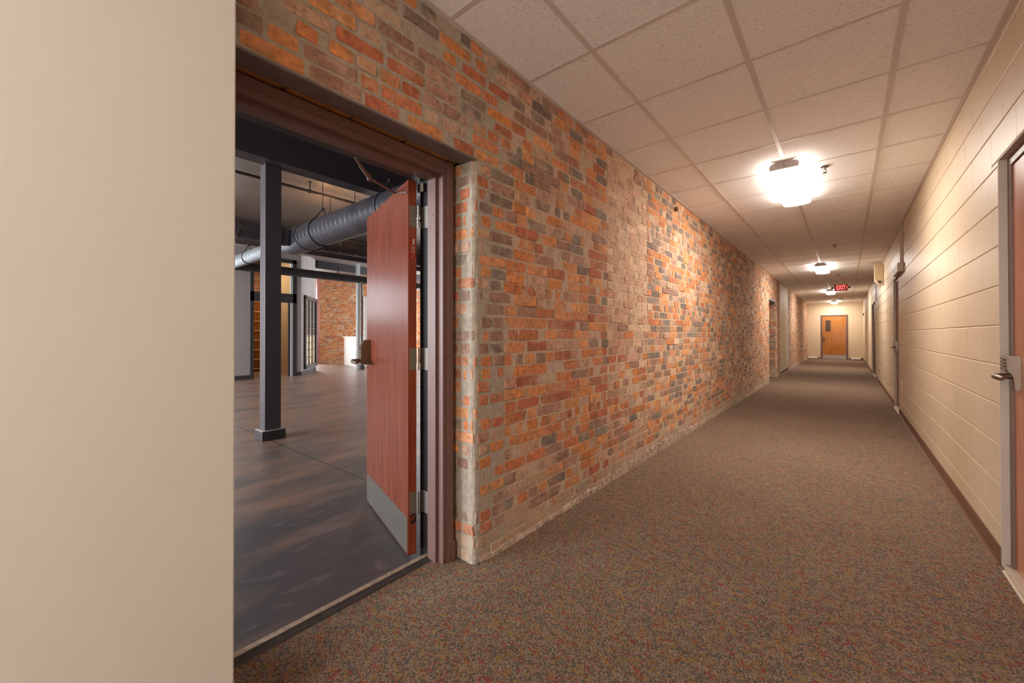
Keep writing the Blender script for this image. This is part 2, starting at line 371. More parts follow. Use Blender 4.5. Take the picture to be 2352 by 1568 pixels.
def tag(o, label=None, cat=None, group=None, kind=None):
    for k, v in (('label', label), ('category', cat), ('group', group), ('kind', kind)):
        if v: o[k] = v
    return o

def thing(name, label, cat, loc=(0, 0, 0), group=None, kind=None, rotz=0.0):
    o = bpy.data.objects.new(name, None); C.objects.link(o); o.location = loc; o.rotation_euler = (0, 0, rotz)
    o.empty_display_size = 0.1
    return tag(o, label, cat, group, kind)

def struct(name, bm, m, label=None, cat=None, parent=None):
    o = obj(name, bm, m, parent)
    if parent is None: tag(o, label, cat, kind='structure')
    return o

def quad(bm, *ps):
    bm.faces.new([bm.verts.new(p) for p in ps]); return bm

def raw(name, verts, faces, cols, m, parent=None, smooth=True):
    me = bpy.data.meshes.new(name); me.from_pydata(verts, [], faces)
    if cols:
        ca = me.attributes.new('Col', 'FLOAT_COLOR', 'POINT')
        ca.data.foreach_set('color', [x for c in cols for x in c])
    me.materials.append(m)
    if smooth: me.shade_smooth()
    o = bpy.data.objects.new(name, me); C.objects.link(o)
    if parent: o.parent = parent
    return o

# ------------------------------------------------------------------ old brickwork
COURSE = 0.0655
PAL = {
    'orange': [(206, 138, 90), (202, 130, 80), (196, 124, 84), (210, 148, 100), (204, 140, 100)],
    'pink': [(190, 152, 130), (184, 140, 118), (192, 158, 136)],
    'red': [(186, 116, 84), (178, 106, 78), (180, 120, 92)],
    'dark': [(138, 120, 108), (124, 110, 104), (150, 124, 110), (140, 128, 118)],
    'tan': [(208, 176, 150), (202, 166, 140), (212, 182, 156), (198, 158, 134)],
    'plum': [(156, 122, 108), (166, 128, 112)],
}
BK = 1.08
def pick(wts):
    r = random.random() * sum(wts.values())
    for k, v in wts.items():
        r -= v
        if r <= 0: return k
    return 'orange'

def near_colour(y, z):
    """Kinds of brick by stretch of the wall."""
    sm = 0.10
    if y < 1.67: wt = {'orange': 3, 'red': 2.2, 'plum': 2.2, 'dark': 1.4, 'pink': 1.6}; sm = 0.16
    elif y < 2.61:
        if z > 1.55: wt = {'orange': 4, 'pink': 2, 'dark': 2.6, 'plum': 1.5, 'red': 1}
        elif z > 0.5: wt = {'orange': 10, 'red': 1.6, 'pink': 1.6, 'plum': 0.6, 'dark': 0.6}; sm = 0.03
        else: wt = {'orange': 4, 'plum': 2, 'dark': 1.6, 'pink': 2.4, 'red': 1.5}
    elif y < 2.90: wt = {'red': 3.4, 'orange': 4, 'pink': 1, 'dark': 2.5 if z > 1.7 else 1.0, 'plum': 1}; sm = 0.03
    elif y < 3.72:
        if z > 1.25: wt = {'tan': 9, 'pink': 1.4, 'plum': 0.5}; sm = 0.12
        elif z > 0.6: wt = {'pink': 4, 'orange': 3.2, 'tan': 2, 'plum': 1.3, 'red': 1}; sm = 0.16
        else: wt = {'plum': 3, 'pink': 3, 'orange': 2, 'dark': 1.2, 'red': 1.4}; sm = 0.2
    elif y < 5.9: wt = {'orange': 5, 'dark': 3.4, 'pink': 2, 'tan': 1.6, 'plum': 1.4}; sm = 0.1
    elif y < 7.6: wt = {'orange': 3.5, 'dark': 3.2, 'plum': 2.4, 'pink': 2, 'tan': 1}; sm = 0.1
    elif y < 9.4: wt = {'dark': 3.2, 'plum': 3, 'orange': 1.4, 'tan': 2.4, 'pink': 2}; sm = 0.2
    elif 12.9 < y < 13.6: wt = {'orange': 2, 'plum': 3.4, 'dark': 3, 'red': 1.5, 'pink': 1}
    elif y < 13.6: wt = {'orange': 3.4, 'pink': 2, 'plum': 2, 'dark': 1, 'tan': 2.4}; sm = 0.14
    else: wt = {'orange': 2, 'plum': 2.4, 'dark': 2.4, 'tan': 2.6, 'pink': 2}; sm = 0.2
    if z < 0.16: sm += 0.34
    elif z < 0.34: sm += 0.14
    k = pick(wt)
    return random.choice(PAL[k]), sm + (random.random() < 0.08) * 0.22 + random.uniform(-0.08, 0.08)

def room_colour(y, z):
    wt = {'orange': 8, 'pink': 2, 'plum': 0.8, 'red': 1.4, 'tan': 1.6}
    return random.choice(PAL[pick(wt)]), 0.14 + (0.14 if z < 0.5 else 0)

def bricks(out, path, u0, u1, z0, z1, at, colour, cuts=(), joint=lambda y: 0.010, skip=None, relief=0.0035, lead=None):
    """Lay courses along path(u, h) -> (x, y); at(u) is the place along the wall. Irregular, rounded bricks, each with its own colour."""
    V, Fc, Cl = out
    k0 = int(round(z0 / COURSE)); k1 = int(math.ceil(z1 / COURSE - 0.02))
    for k in range(k0, k1):
        za, zb = k * COURSE, min((k + 1) * COURSE, z1)
        if zb - za < 0.02: continue
        zc = (za + zb) / 2
        ends = [u0] + sorted(c for c, lo, hi in cuts if u0 < c < u1 and lo <= zc <= hi) + [u1]
        header_row = k % 6 == 3
        for ea, eb in zip(ends, ends[1:]):
            u = ea; first = True; queue = list(lead[k % len(lead)]) if lead and ea == u0 else []
            while u < eb - 0.03:
                if queue: ln = queue.pop(0) - u; first = False
                elif header_row: ln = random.uniform(0.092, 0.112)
                else: ln = random.uniform(0.188, 0.214) if random.random() > 0.16 else random.uniform(0.09, 0.12)
                if first and k % 2 and not header_row: ln *= 0.55
                first = False
                if eb - (u + ln) < 0.06: ln = eb - u
                if ln > 0.25: ln = (eb - u) / 2
                ua, ub = u, u + ln; u = ub
                y = at((ua + ub) / 2)
                if skip and skip(y, zc): continue
                j = joint(y); c, sm = colour(y, zc)
                if random.random() < 0.012 * (3 if y < 1.67 else 1): continue      # a lost brick, filled with mortar
                v = random.uniform(0.86, 1.12)
                lc = [min(x * v * BK, 0.9) for x in lin(*c)]; sm += 0.05
                a = (ub - ua - j) / 2; b = (zb - za - j * 0.95) / 2
                if a < 0.012 or b < 0.008: continue
                cu = (ua + ub) / 2; wob = 0.004 * math.sin(y * 1.7 + k * 0.6) + 0.003 * math.sin(y * 4.3 + k)
                r = min(0.0065, a * 0.3, b * 0.4) * random.uniform(0.3, 1.6)
                h = random.uniform(0.0012, relief) + (random.random() < 0.08) * 0.004
                tilt = random.uniform(-0.0035, 0.0035)
                us = [-a, -a + r, -a / 3, a / 3, a - r, a]; bs = [b - r, b, b, b, b, b - r]
                J = lambda s: random.uniform(-s, s)
                lowp = [(cu + x + J(0.0022), zc + wob - y2 + J(0.0024)) for x, y2 in zip(us, bs)]
                topp = [(cu + x + J(0.0022), zc + wob + y2 + J(0.0024)) for x, y2 in zip(us, bs)]
                n0 = len(V)
                for hh, ins in ((-0.006, 0.0), (h * 0.55, 0.0), (h, 0.0026)):
                    for (pu, pz), sg in [(p, -1) for p in lowp] + [(p, 1) for p in topp]:
                        fu = max(0.0, 1 - ins / a); fz = max(0.0, 1 - ins / b)
                        qu = cu + (pu - cu) * fu; qz = (zc + wob) + (pz - zc - wob) * fz
                        x, yy = path(qu, hh + tilt * (qu - cu) / a * (hh > 0))
                        V.append((x, yy, min(max(qz, 0.0), CEIL if z1 < 2.7 else z1))); Cl.append((*lc, min(max(sm, 0), 1)))
                loop = [0, 1, 2, 3, 4, 5, 11, 10, 9, 8, 7, 6]
                for lev in (0, 12):
                    for q in range(12):
                        p, s2 = loop[q], loop[(q + 1) % 12]
                        Fc.append((n0 + lev + p, n0 + lev + s2, n0 + lev + 12 + s2, n0 + lev + 12 + p))
                for q in range(5):
                    Fc.append((n0 + 24 + q, n0 + 24 + q + 1, n0 + 24 + 6 + q + 1, n0 + 24 + 6 + q))

def mortar_strip(out, path, u0, u1, z0, z1, at, colour, du=0.12, jag=None, dz=0.12):
    V, Fc, Cl = out
    n = max(2, int((u1 - u0) / du)); mz = max(2, int((z1 - z0) / dz)); n0 = len(V)
    for i in range(n + 1):
        u = u0 + (u1 - u0) * i / n
        for k in range(mz + 1):
            z = z0 + (z1 - z0) * k / mz
            x, y = path(u, 0.0006 + random.uniform(-0.0012, 0.0012)); V.append((x, y, z)); Cl.append((*lin(*colour(at(u), z)), 1))
    for i in range(n):
        for k in range(mz):
            p = n0 + i * (mz + 1) + k; Fc.append((p, p + mz + 1, p + mz + 2, p + 1))

def mortar_colour(y, z):
    if y < 1.72: return (176, 164, 150)
    if z < 0.2: return (196, 176, 158)
    if y < 2.9: return (200, 174, 154)
    if y < 3.8: return (212, 184, 158)
    return (210, 180, 150)

def corner_path(y0, r=0.030):
    arc = PI * r / 2
    def path(u, h):
        if u < 0: return XL - r + u, y0 - h
        if u < arc:
            t = u / r; return XL - r + (r + h) * math.sin(t), y0 + r - (r + h) * math.cos(t)
        return XL + h, y0 + r + (u - arc)
    return path, (lambda u: y0 + (r + u - arc if u > arc else 0.0))

def straight_path(y0):
    return (lambda u, h: (XL + h, y0 + u)), (lambda u: y0 + u)

bk, mo = ([], [], []), ([], [], [])
joint = lambda y: 0.0165 if y < 1.70 else 0.0085
pth, at = corner_path(1.442)
cutsY = [(1.67, 0.0, 1.30), (2.61, 0, 1.75), (2.90, 0, 2.7), (3.72, 0, 2.7), (4.05, 0, 1.4), (5.6, 0, 1.1), (6.9, 0, 2.7), (8.6, 0, 2.7)]
off = lambda y0, r=0.030: [(c - y0 - r + PI * r / 2, lo, hi) for c, lo, hi in cutsY]
bricks(bk, pth, -0.155, 10.07, 0.0, 2.03, at, near_colour, off(1.442), joint, lead=[(-0.075, 0.125), (0.030, 0.130), (-0.055, 0.145), (0.045,)],
       skip=lambda y, z: y < 1.56 and 0.24 < z < 0.36 + 0.08 * (y < 1.47))
mortar_strip(mo, pth, -0.16, 0.10, 0.0, 2.03, at, mortar_colour, du=0.012); mortar_strip(mo, pth, 0.10, 10.07, 0.0, 2.03, at, mortar_colour)
p2, a2 = straight_path(0.30)
bricks(bk, p2, 0.0, 13.26, 31 * COURSE, CEIL, a2, near_colour, [(c - 0.30, lo, hi) for c, lo, hi in cutsY], joint)
mortar_strip(mo, p2, 0.0, 13.26, 2.03, CEIL, a2, mortar_colour)
p3, a3 = corner_path(12.93, 0.02)
bricks(bk, p3, -0.40, 0.63, 0.0, 2.03, a3, near_colour, (), joint); mortar_strip(mo, p3, -0.42, 0.08, 0.0, 2.03, a3, mortar_colour, du=0.02); mortar_strip(mo, p3, 0.08, 0.63, 0.0, 2.03, a3, mortar_colour)
p4, a4 = straight_path(15.72)
bricks(bk, p4, 0.0, 8.18, 0.0, CEIL, a4, near_colour, (), joint); mortar_strip(mo, p4, 0.0, 8.18, 0.0, CEIL, a4, mortar_colour)
# underside of the brickwork over the doorway, behind the lintel
n0 = len(mo[0]); mo[0].extend([(XL, 0.30, 2.045), (XL, 1.45, 2.045), (-1.74, 1.45, 2.045), (-1.74, 0.30, 2.045)]); mo[2].extend([(*lin(176, 128, 84), 1)] * 4); mo[1].append((n0, n0 + 1, n0 + 2, n0 + 3))
wl = raw('wall_left', *mo, MT['mortar'], smooth=False)
tag(wl, 'old orange and dark brick wall with lime mortar along the corridor', 'wall', kind='structure')
raw('brick_facing', *bk, MT['brick'], wl, smooth=False)
bm = BM()
for a in (0.34, 0.60, 0.86, 1.12):       # bricks on edge seen under the lintel
    box(bm, -1.575, -1.532, a + 0.01, a + 0.25, 2.036, 2.05, 0.004)
struct('soffit_bricks', bm, mat('soffit_brick', lin(186, 124, 70), 0.85, vary=(30, 0.2), bump=(60, 0.5, 0.004)), parent=wl)
bm = BM(); box(bm, XL - 0.05, XL - 0.012, 13.56, 15.73, 0, CEIL)
struct('plaster_infill', bm, MT['creamfar'], parent=wl)
bm = BM(); box(bm, -1.80, -1.76, 11.3, 13.2, 0, 2.4)             # what closes the second doorway
struct('doorway_backing', bm, MT['roomdark'], parent=wl)
bm = BM(); box(bm, -1.78, XL - 0.02, 11.50, 12.94, 2.005, 2.03); box(bm, -1.78, XL - 0.012, 11.44, 11.512, 0, 2.03)
struct('doorway_reveal', bm, MT['lintel'], parent=wl)
# rough cement footing along the foot of the brick
def footing(name, y0, y1, seed, label):
    rnd = random.Random(seed); bm = BM(); n = max(6, int((y1 - y0) / 0.05)); prev = None
    for i in range(n + 1):
        y = y0 + (y1 - y0) * i / n; hgt = 0.078 + 0.026 * math.sin(y * 1.9) + rnd.uniform(-0.016, 0.016); t = 0.007 + rnd.uniform(-0.003, 0.008)
        hgt *= 0.35 + 0.65 * min(1, max(0, (y - 2.0) / 1.3)) - 0.4 * min(1, max(0, (y - 5.5) / 3))
        ring = [bm.verts.new(p) for p in ((XL - 0.01, y, 0), (XL + t + rnd.uniform(0, 0.008), y, 0), (XL + t, y, hgt * 0.7), (XL + 0.004, y, hgt), (XL - 0.01, y, hgt))]
        if prev:
            for q in range(4): bm.faces.new((prev[q], prev[q + 1], ring[q + 1], ring[q]))
        prev = ring
    struct(name, bm, MT['footing'], label, 'trim')
MT['footing'] = mat('footing_cement', lin(176, 154, 136), 0.9, vary=(22, 0.34), bump=(38, 1.0, 0.02))
footing('trim_1', 1.47, 11.50, 3, 'rough grey cement footing along the foot of the near brick wall')
footing('trim_2', 15.73, 23.88, 5, 'rough cement footing under the far stretch of brick wall')

# ------------------------------------------------------------------ corridor shell
bm = BM(); quad(bm, (-1.672, YB, 0), (0.75, YB, 0), (0.75, YE, 0), (-1.672, YE, 0))
struct('floor', bm, MT['carpet'], 'speckled brown, red and gold loop carpet of the corridor', 'floor')
bm = BM(); quad(bm, (-1.80, YB, CEIL), (-1.80, YE + 0.05, CEIL), (0.75, YE + 0.05, CEIL), (0.75, YB, CEIL))
ce = struct('ceiling', bm, MT['ceiling'], 'suspended ceiling of fissured white tiles', 'ceiling')
bm = BM()
for k in range(3): box(bm, AX + k * T - 0.013, AX + k * T + 0.013, YB, YE, CEIL - 0.0035, CEIL - 0.0005)
struct('main_runner', bm, MT['tbar'], parent=ce)
bm = BM(); y = GY - 8 * T
while y < YE:
    if y > YB:
        for xa, xb in ((XL + 0.02, AX - 0.013), (AX + 0.013, AX + T - 0.013), (AX + T + 0.013, AX + 2 * T - 0.013), (AX + 2 * T + 0.013, XR - 0.02)):
            box(bm, xa, xb, y - 0.0105, y + 0.0105, CEIL - 0.0028, CEIL - 0.0004)
    y += T
struct('cross_tee', bm, MT['tbar'], parent=ce)
bm = BM()
prism(bm, [(XL - 0.02, CEIL), (XL - 0.02, CEIL - 0.005), (XL + 0.026, CEIL - 0.005), (XL + 0.026, CEIL - 0.0005)], 0.3, YE)
prism(bm, [(XR + 0.01, CEIL), (XR + 0.01, CEIL - 0.005), (XR - 0.026, CEIL - 0.005), (XR - 0.026, CEIL - 0.0005)], YB, YE)
box(bm, XL, XR, YE - 0.026, YE, CEIL - 0.005, CEIL - 0.0005)
struct('wall_angle', bm, MT['tbar'], parent=ce)

# near left: smooth painted wall that stops short of the doorway
bm = BM(); box(bm, -1.76, -1.285, YB, 0.372, 0, CEIL, 0.004)
struct('wall_near_left', bm, MT['cream'], 'smooth cream painted wall beside the open doorway', 'wall')

# right: painted block wall with three recessed doors
DR = [(2.22, 3.11), (8.06, 8.90), (14.07, 15.95)]; HD = 2.02; BH = 0.199
V, Fc = [], []
def block(y0, y1, z0, z1):
    j = 0.0006; jz = 0.0026; n = len(V)
    for x, i in ((XR + 0.009, 0.0), (XR + 0.0016, 0.0006), (XR, 0.0032)):
        for yy, zz in ((y0 + j + i * 0.3, z0 + jz + i), (y1 - j - i * 0.3, z0 + jz + i), (y1 - j - i * 0.3, z1 - jz - i), (y0 + j + i * 0.3, z1 - jz - i)): V.append((x, yy, zz))
    for lv in (0, 4):
        for q in range(4): Fc.append((n + lv + q, n + lv + (q + 1) % 4, n + lv + 4 + (q + 1) % 4, n + lv + 4 + q))
    Fc.append((n + 8, n + 9, n + 10, n + 11))
def clip(y0, y1, z0, z1):
    segs = [(y0, y1)]
    if z0 < HD - 0.001:
        for a, b in DR:
            segs = [s2 for s in segs for s2 in ((s[0], min(s[1], a)), (max(s[0], b), s[1])) if s2[1] - s2[0] > 0.015]
    return segs
for k in range(14):
    za, zb = k * BH, min((k + 1) * BH, CEIL)
    if zb - za < 0.02: continue
    y = 3.416 - 0.398 * 20 + (0.199 if k % 2 == 0 else 0)
    while y < 16.6:
        a, b = max(y, YB), min(y + 0.398, 16.6)
        if b - a > 0.02:
            parts = [(za, zb)] if not za < HD < zb else [(za, HD), (HD, zb)]
            for pz in parts:
                if za < HD < zb and not any(d0 < b and a < d1 for d0, d1 in DR): pz = (za, zb)
                for s in clip(a, b, *pz): block(s[0], s[1], *pz)
                if pz == (za, zb): break
        y += 0.398
wr = raw('wall_right', V, Fc, None, MT['block'], smooth=False)
tag(wr, 'cream painted concrete block wall down the right of the corridor', 'wall', kind='structure')
bm = BM(); ys = [YB] + [e for d in DR for e in d] + [16.6]
for a, b in zip(ys[0::2], ys[1::2]): box(bm, XR + 0.0046, XR + 0.20, a, b, 0, CEIL)
for a, b in DR: box(bm, XR + 0.0046, XR + 0.20, a, b, HD, CEIL)
struct('mortar_bed', bm, MT['block'], parent=wr)
bm = BM()
for a, b in DR:      # painted jambs and heads of the recesses
    box(bm, XR + 0.001, XR + 0.03, b - 0.004, b + 0.001, 0, HD); box(bm, XR + 0.001, XR + 0.03, a - 0.001, a + 0.004, 0, HD)
struct('jamb_paint', bm, MT['greypaint'], parent=wr)
bm = BM(); box(bm, XR, XR + 0.1, 16.6, YE, 0, CEIL)
struct('wall_far_right', bm, MT['creamfar'], 'smooth cream wall beyond the block wall', 'wall')
bm = BM(); box(bm, XL - 0.1, XR + 0.2, YE, YE + 0.1, 0, CEIL)
struct('wall_end', bm, MT['creamfar'], 'cream end wall of the corridor', 'wall')
# near end of the corridor: cream wall, and a glazed entrance added unseen for its light
bm = BM(); box(bm, -1.3, 0.75, YB - 0.1, YB, 2.1, CEIL); box(bm, -1.3, -1.05, YB - 0.1, YB, 0, 2.1); box(bm, 0.35, 0.75, YB - 0.1, YB, 0, 2.1)
struct('wall_entrance', bm, MT['cream'], 'cream wall around the glazed entrance', 'wall')
t = thing('door_6', 'glazed entrance doors at the near end of the corridor', 'door', (-0.35, YB - 0.05, 0), kind='structure')
bm = BM()
for xa, xb in ((-1.05, -0.98), (-0.39, -0.31), (0.28, 0.35)): box(bm, xa, xb, YB - 0.08, YB - 0.02, 0, 2.1)
box(bm, -0.98, 0.28, YB - 0.08, YB - 0.02, 2.03, 2.1); box(bm, -0.98, 0.28, YB - 0.08, YB - 0.02, 0, 0.2)
obj('door_frame', bm, MT['brownmetal'], t)  # frame of the unseen added entrance
bm = BM(); quad(bm, (-0.98, YB - 0.05, 0.2), (0.28, YB - 0.05, 0.2), (0.28, YB - 0.05, 2.03), (-0.98, YB - 0.05, 2.03)); obj('pane', bm, MT['dayhall'], t)

# cove baseboards
COVE = [(0.0, 0.0), (0.016, 0.0), (0.009, 0.006), (0.0055, 0.016), (0.005, 0.088), (0.003, 0.092), (0.0, 0.092)]
bm = BM()
for a, b in ((YB, DR[0][0]), (DR[0][1], DR[1][0]), (DR[1][1], DR[2][0]), (DR[2][1], YE)):
    prism(bm, [(XR - x, z) for x, z in COVE], a, b)
struct('baseboard_right', bm, MT['base'], 'brown vinyl cove base along the block wall', 'baseboard')
bm = BM(); prism(bm, [(XL - 0.012 + x, z) for x, z in COVE], 13.60, 15.70)
struct('baseboard_left', bm, MT['base'], 'brown vinyl base under the plaster infill between the brick stretches', 'baseboard')
bm = BM()
for a, b in ((XL, -0.935), (0.095, XR)): prism(bm, [(YE - x, z) for x, z in COVE], a, b, 'yz')
struct('baseboard_end', bm, MT['base'], 'brown vinyl base along the end wall beside the oak door', 'baseboard')

bm = BM(); prism(bm, [(-1.285 + x, z) for x, z in COVE], YB, 0.372)
struct('baseboard_near', bm, MT['base'], 'brown vinyl cove base under the near cream wall', 'baseboard')
# ------------------------------------------------------------------ open doorway on the left
bm = BM(); box(bm, -1.525, XL + 0.004, 0.30, 1.452, 2.026, 2.036, 0.001)
box(bm, -1.53, -1.515, 0.30, 1.45, 2.036, 2.10)
struct('lintel', bm, MT['lintel'], 'dark steel lintel over the open doorway', 'lintel')
YO, YN, ZT = 1.412, 0.372, 2.024     # outer faces of the jambs and the head
PR = [(-1.745, 0.0), (-1.553, 0.0), (-1.553, 0.034), (-1.563, 0.034), (-1.563, 0.062), (-1.602, 0.062), (-1.602, 0.078), (-1.660, 0.078), (-1.660, 0.064), (-1.745, 0.064)]
def swept_frame(bm, prof):
    rings = []
    for yy, zz, sy, sz in ((YN, 0, 1, 0), (YN, ZT, 1, -1), (YO, ZT, -1, -1), (YO, 0, -1, 0)):
        rings.append([bm.verts.new((x, yy + sy * d, zz + sz * d)) for x, d in prof])
    n = len(prof)
    for a, b in zip(rings, rings[1:]):
        for k in range(n): bm.faces.new((a[k], a[(k + 1) % n], b[(k + 1) % n], b[k]))
    return bm
bm = swept_frame(BM(), PR[1:8] + [(-1.665, 0.078), (-1.665, 0.0)])
fr = struct('trim_3', bm, MT['brownmetal'], 'stepped brown steel frame of the open doorway', 'door frame')
bv = fr.modifiers.new('soft_edges', 'BEVEL'); bv.width = 0.002; bv.segments = 2; bv.limit_method = 'ANGLE'
bm = swept_frame(BM(), [(-1.665, 0.0), (-1.665, 0.062), (-1.745, 0.062), (-1.745, 0.0)])
obj('rabbet', bm, MT['frameblack'], fr)  # black partly for the shade in the gap behind the leaf
bm = BM()
for z in (0.18, 0.93, 1.76):
    tube(bm, [(-1.628, YO - 0.0765, z), (-1.628, YO - 0.0795, z)], 0.006, 10)
obj('frame_screw', bm, MT['brownmetal'], fr)
bm = BM(); box(bm, -1.70, -1.548, YO - 0.01, YO + 0.012, 0, 0.10, 0.006); obj('jamb_foot', bm, MT['brownmetal'], fr)
bm = BM(); box(bm, -1.700, -1.672, YN, YO, 0.0, 0.011, 0.002)
struct('trim_4', bm, MT['concstrip'], 'worn pale strip on the sill of the open doorway', 'threshold')
bm = BM(); prism(bm, [(-1.672, 0), (-1.672, 0.009), (-1.640, 0.004), (-1.634, 0)], YN, YO - 0.07)
struct('trim_5', bm, MT['vinylstrip'], 'dark vinyl strip edging the carpet at the open doorway', 'threshold')

# the open leaf: local x runs from the hinge to the free edge, local +y is the face seen from the corridor
HP = (-1.7485, 1.2755); ANG = math.atan2(0.293, -0.956); LW, LT = 0.845, 0.044
d1 = thing('door_1', 'open mahogany veneered door with steel kick plate, swung into the dark room', 'door', (*HP, 0), kind='structure', rotz=ANG)
bm = BM(); box(bm, 0, LW, -LT, 0, 0.012, 1.956)
lf = obj('leaf', bm, [MT['door'], MT['dooredge']], d1, local=True)
for p in lf.data.polygons: p.material_index = 1 if abs(p.normal.x) > 0.5 else 0
bm = BM(); box(bm, 0.012, LW - 0.012, 0, 0.0016, 0.018, 0.202, 0.0005)
kp = obj('kick_plate', bm, MT['dullsteel'], d1, local=True)
bm = BM()
for i in range(7):
    for z in (0.028, 0.192): tube(bm, [(0.03 + i * (LW - 0.06) / 6, 0.0012, z), (0.03 + i * (LW - 0.06) / 6, 0.0032, z)], 0.0035, 8)
obj('screw', bm, MT['steel'], kp, local=True)
for z in (1.767, 1.023, 0.278):
    bm = BM(); box(bm, -0.003, 0.0, -LT + 0.002, -0.007, z - 0.057, z + 0.057)
    hg = obj('hinge', bm, MT['hinge'], d1, local=True)
    bm = BM()
    for q in range(5): tube(bm, [(-0.010, -LT - 0.007, z - 0.058 + q * 0.0234), (-0.010, -LT - 0.007, z - 0.0356 + q * 0.0234)], 0.0065, 12)
    obj('knuckle', bm, MT['steel'], hg, local=True)
    bm = BM(); box(bm, -1.733, -1.6655, YO - 0.0645, YO - 0.0615, z - 0.057, z + 0.057); obj('jamb_plate', bm, MT['hinge'], hg)
    bm = BM()
    for q in (-0.042, -0.015, 0.015, 0.042): 
        tube(bm, [(-0.0028, -0.016 - 0.008 * (abs(q) < 0.02) * 0 - 0.012 * (abs(q) > 0.03), z + q), (-0.0042, -0.016 - 0.012 * (abs(q) > 0.03), z + q)], 0.0042, 8)
    obj('screw', bm, MT['steel'], hg, local=True)
# lock: tapered housing, keypad side and lever
bm = BM(); prism(bm, [(0.0, 0.952), (0.052, 0.952), (0.060, 0.962), (0.060, 1.075), (0.034, 1.116), (0.0, 1.118)], LW - 0.092, LW - 0.028, 'yz')
bmesh.ops.bevel(bm, geom=bm.edges[:], offset=0.005, segments=2, affect='EDGES')
lk = obj('lock_housing', bm, MT['satin'], d1, local=True)
bm = BM(); tube(bm, [(LW - 0.06, 0.05, 0.978), (LW - 0.06, 0.098, 0.978), (LW - 0.068, 0.108, 0.978), (LW - 0.085, 0.112, 0.977), (LW - 0.15, 0.108, 0.974), (LW - 0.172, 0.104, 0.972)], [0.014, 0.012, 0.012, 0.0125, 0.0125, 0.009], 12)
obj('lever', bm, MT['satin'], lk, local=True)
bm = BM()
for q in range(4): tube(bm, [(LW - 0.060, 0.050 - q * 0.004, 1.062 + q * 0.014), (LW - 0.060, 0.064 - q * 0.008, 1.062 + q * 0.014)], 0.005, 8)
obj('keypad', bm, MT['black'], lk, local=True)
# red and white label on the hinge edge
bm = BM(); box(bm, -0.0008, 0, -0.036, -0.010, 1.545, 1.655); lb = obj('label', bm, MT['red'], d1, local=True); tag(lb, 'red and white fire rating label')
bm = BM(); box(bm, -0.0014, -0.0008, -0.034, -0.022, 1.62, 1.652); box(bm, -0.0014, -0.0008, -0.033, -0.028, 1.575, 1.612); box(bm, -0.0014, -0.0008, -0.021, -0.017, 1.575, 1.612)
obj('label_print', bm, MT['labelwhite'], lb, local=True)
cu = bpy.data.curves.new('digit', 'FONT'); cu.body = '3'; cu.size = 0.022; cu.extrude = 0.0004; cu.align_x = 'CENTER'
to = bpy.data.objects.new('digit', cu); C.objects.link(to); dg = bpy.context.evaluated_depsgraph_get()
dme = bpy.data.meshes.new_from_object(to.evaluated_get(dg)); bpy.data.objects.remove(to)
dme.transform(Matrix(((0, 0, -1, -0.0012), (-1, 0, 0, -0.0225), (0, 1, 0, 1.551), (0, 0, 0, 1)))); dme.materials.clear(); dme.materials.append(MT['labelwhite'])
o = bpy.data.objects.new('label_digit', dme); C.objects.link(o); o.parent = lb
bm = BM()
for q, (ya, yb, za, zb) in enumerate(((-0.010, -0.042, 0.202, 0.212), (-0.012, -0.040, 0.176, 0.184), (-0.016, -0.043, 0.166, 0.176), (-0.026, -0.043, 0.184, 0.194))):
    quad(bm, (-0.0006, ya, za), (-0.0006, yb, za + 0.012), (-0.0006, yb, zb + 0.014), (-0.0006, ya, zb))
im = obj('ink_mark', bm, MT['black'], d1, local=True); tag(im, 'black scribble on the door edge below the bottom hinge')
# door closer arm
PA, PB = Vector((-1.70, 0.955, 1.946)), Vector((-1.735, 1.045, 1.892))
mi = root_inv(d1).inverted(); PC = mi @ Vector((0.205, 0.010, 1.945))
bm = BM(); tube(bm, [PA, PB], 0.006, 10); tube(bm, [PA + (PB - PA) * 0.35, PB], 0.009, 10); tube(bm, [PB + Vector((0, 0, 0.016)), PB - Vector((0, 0, 0.014))], 0.011, 12)
ca = obj('closer_arm', bm, MT['brownmetal'], d1)
bm = BM(); tube(bm, [PB, PC], 0.0065, 10); obj('forearm', bm, MT['brownmetal'], ca)
bm = BM(); prism(bm, [(0.004, 1.884), (0.004, 1.894), (0.205, 1.949), (0.205, 1.939)], 0.0, 0.006); obj('closer_track', bm, MT['brownmetal'], d1, local=True)
bm = BM(); box(bm, -1.745, -1.70, YO - 0.080, YO - 0.060, 1.90, 1.945, 0.003); obj('top_pivot', bm, MT['satin'], d1)

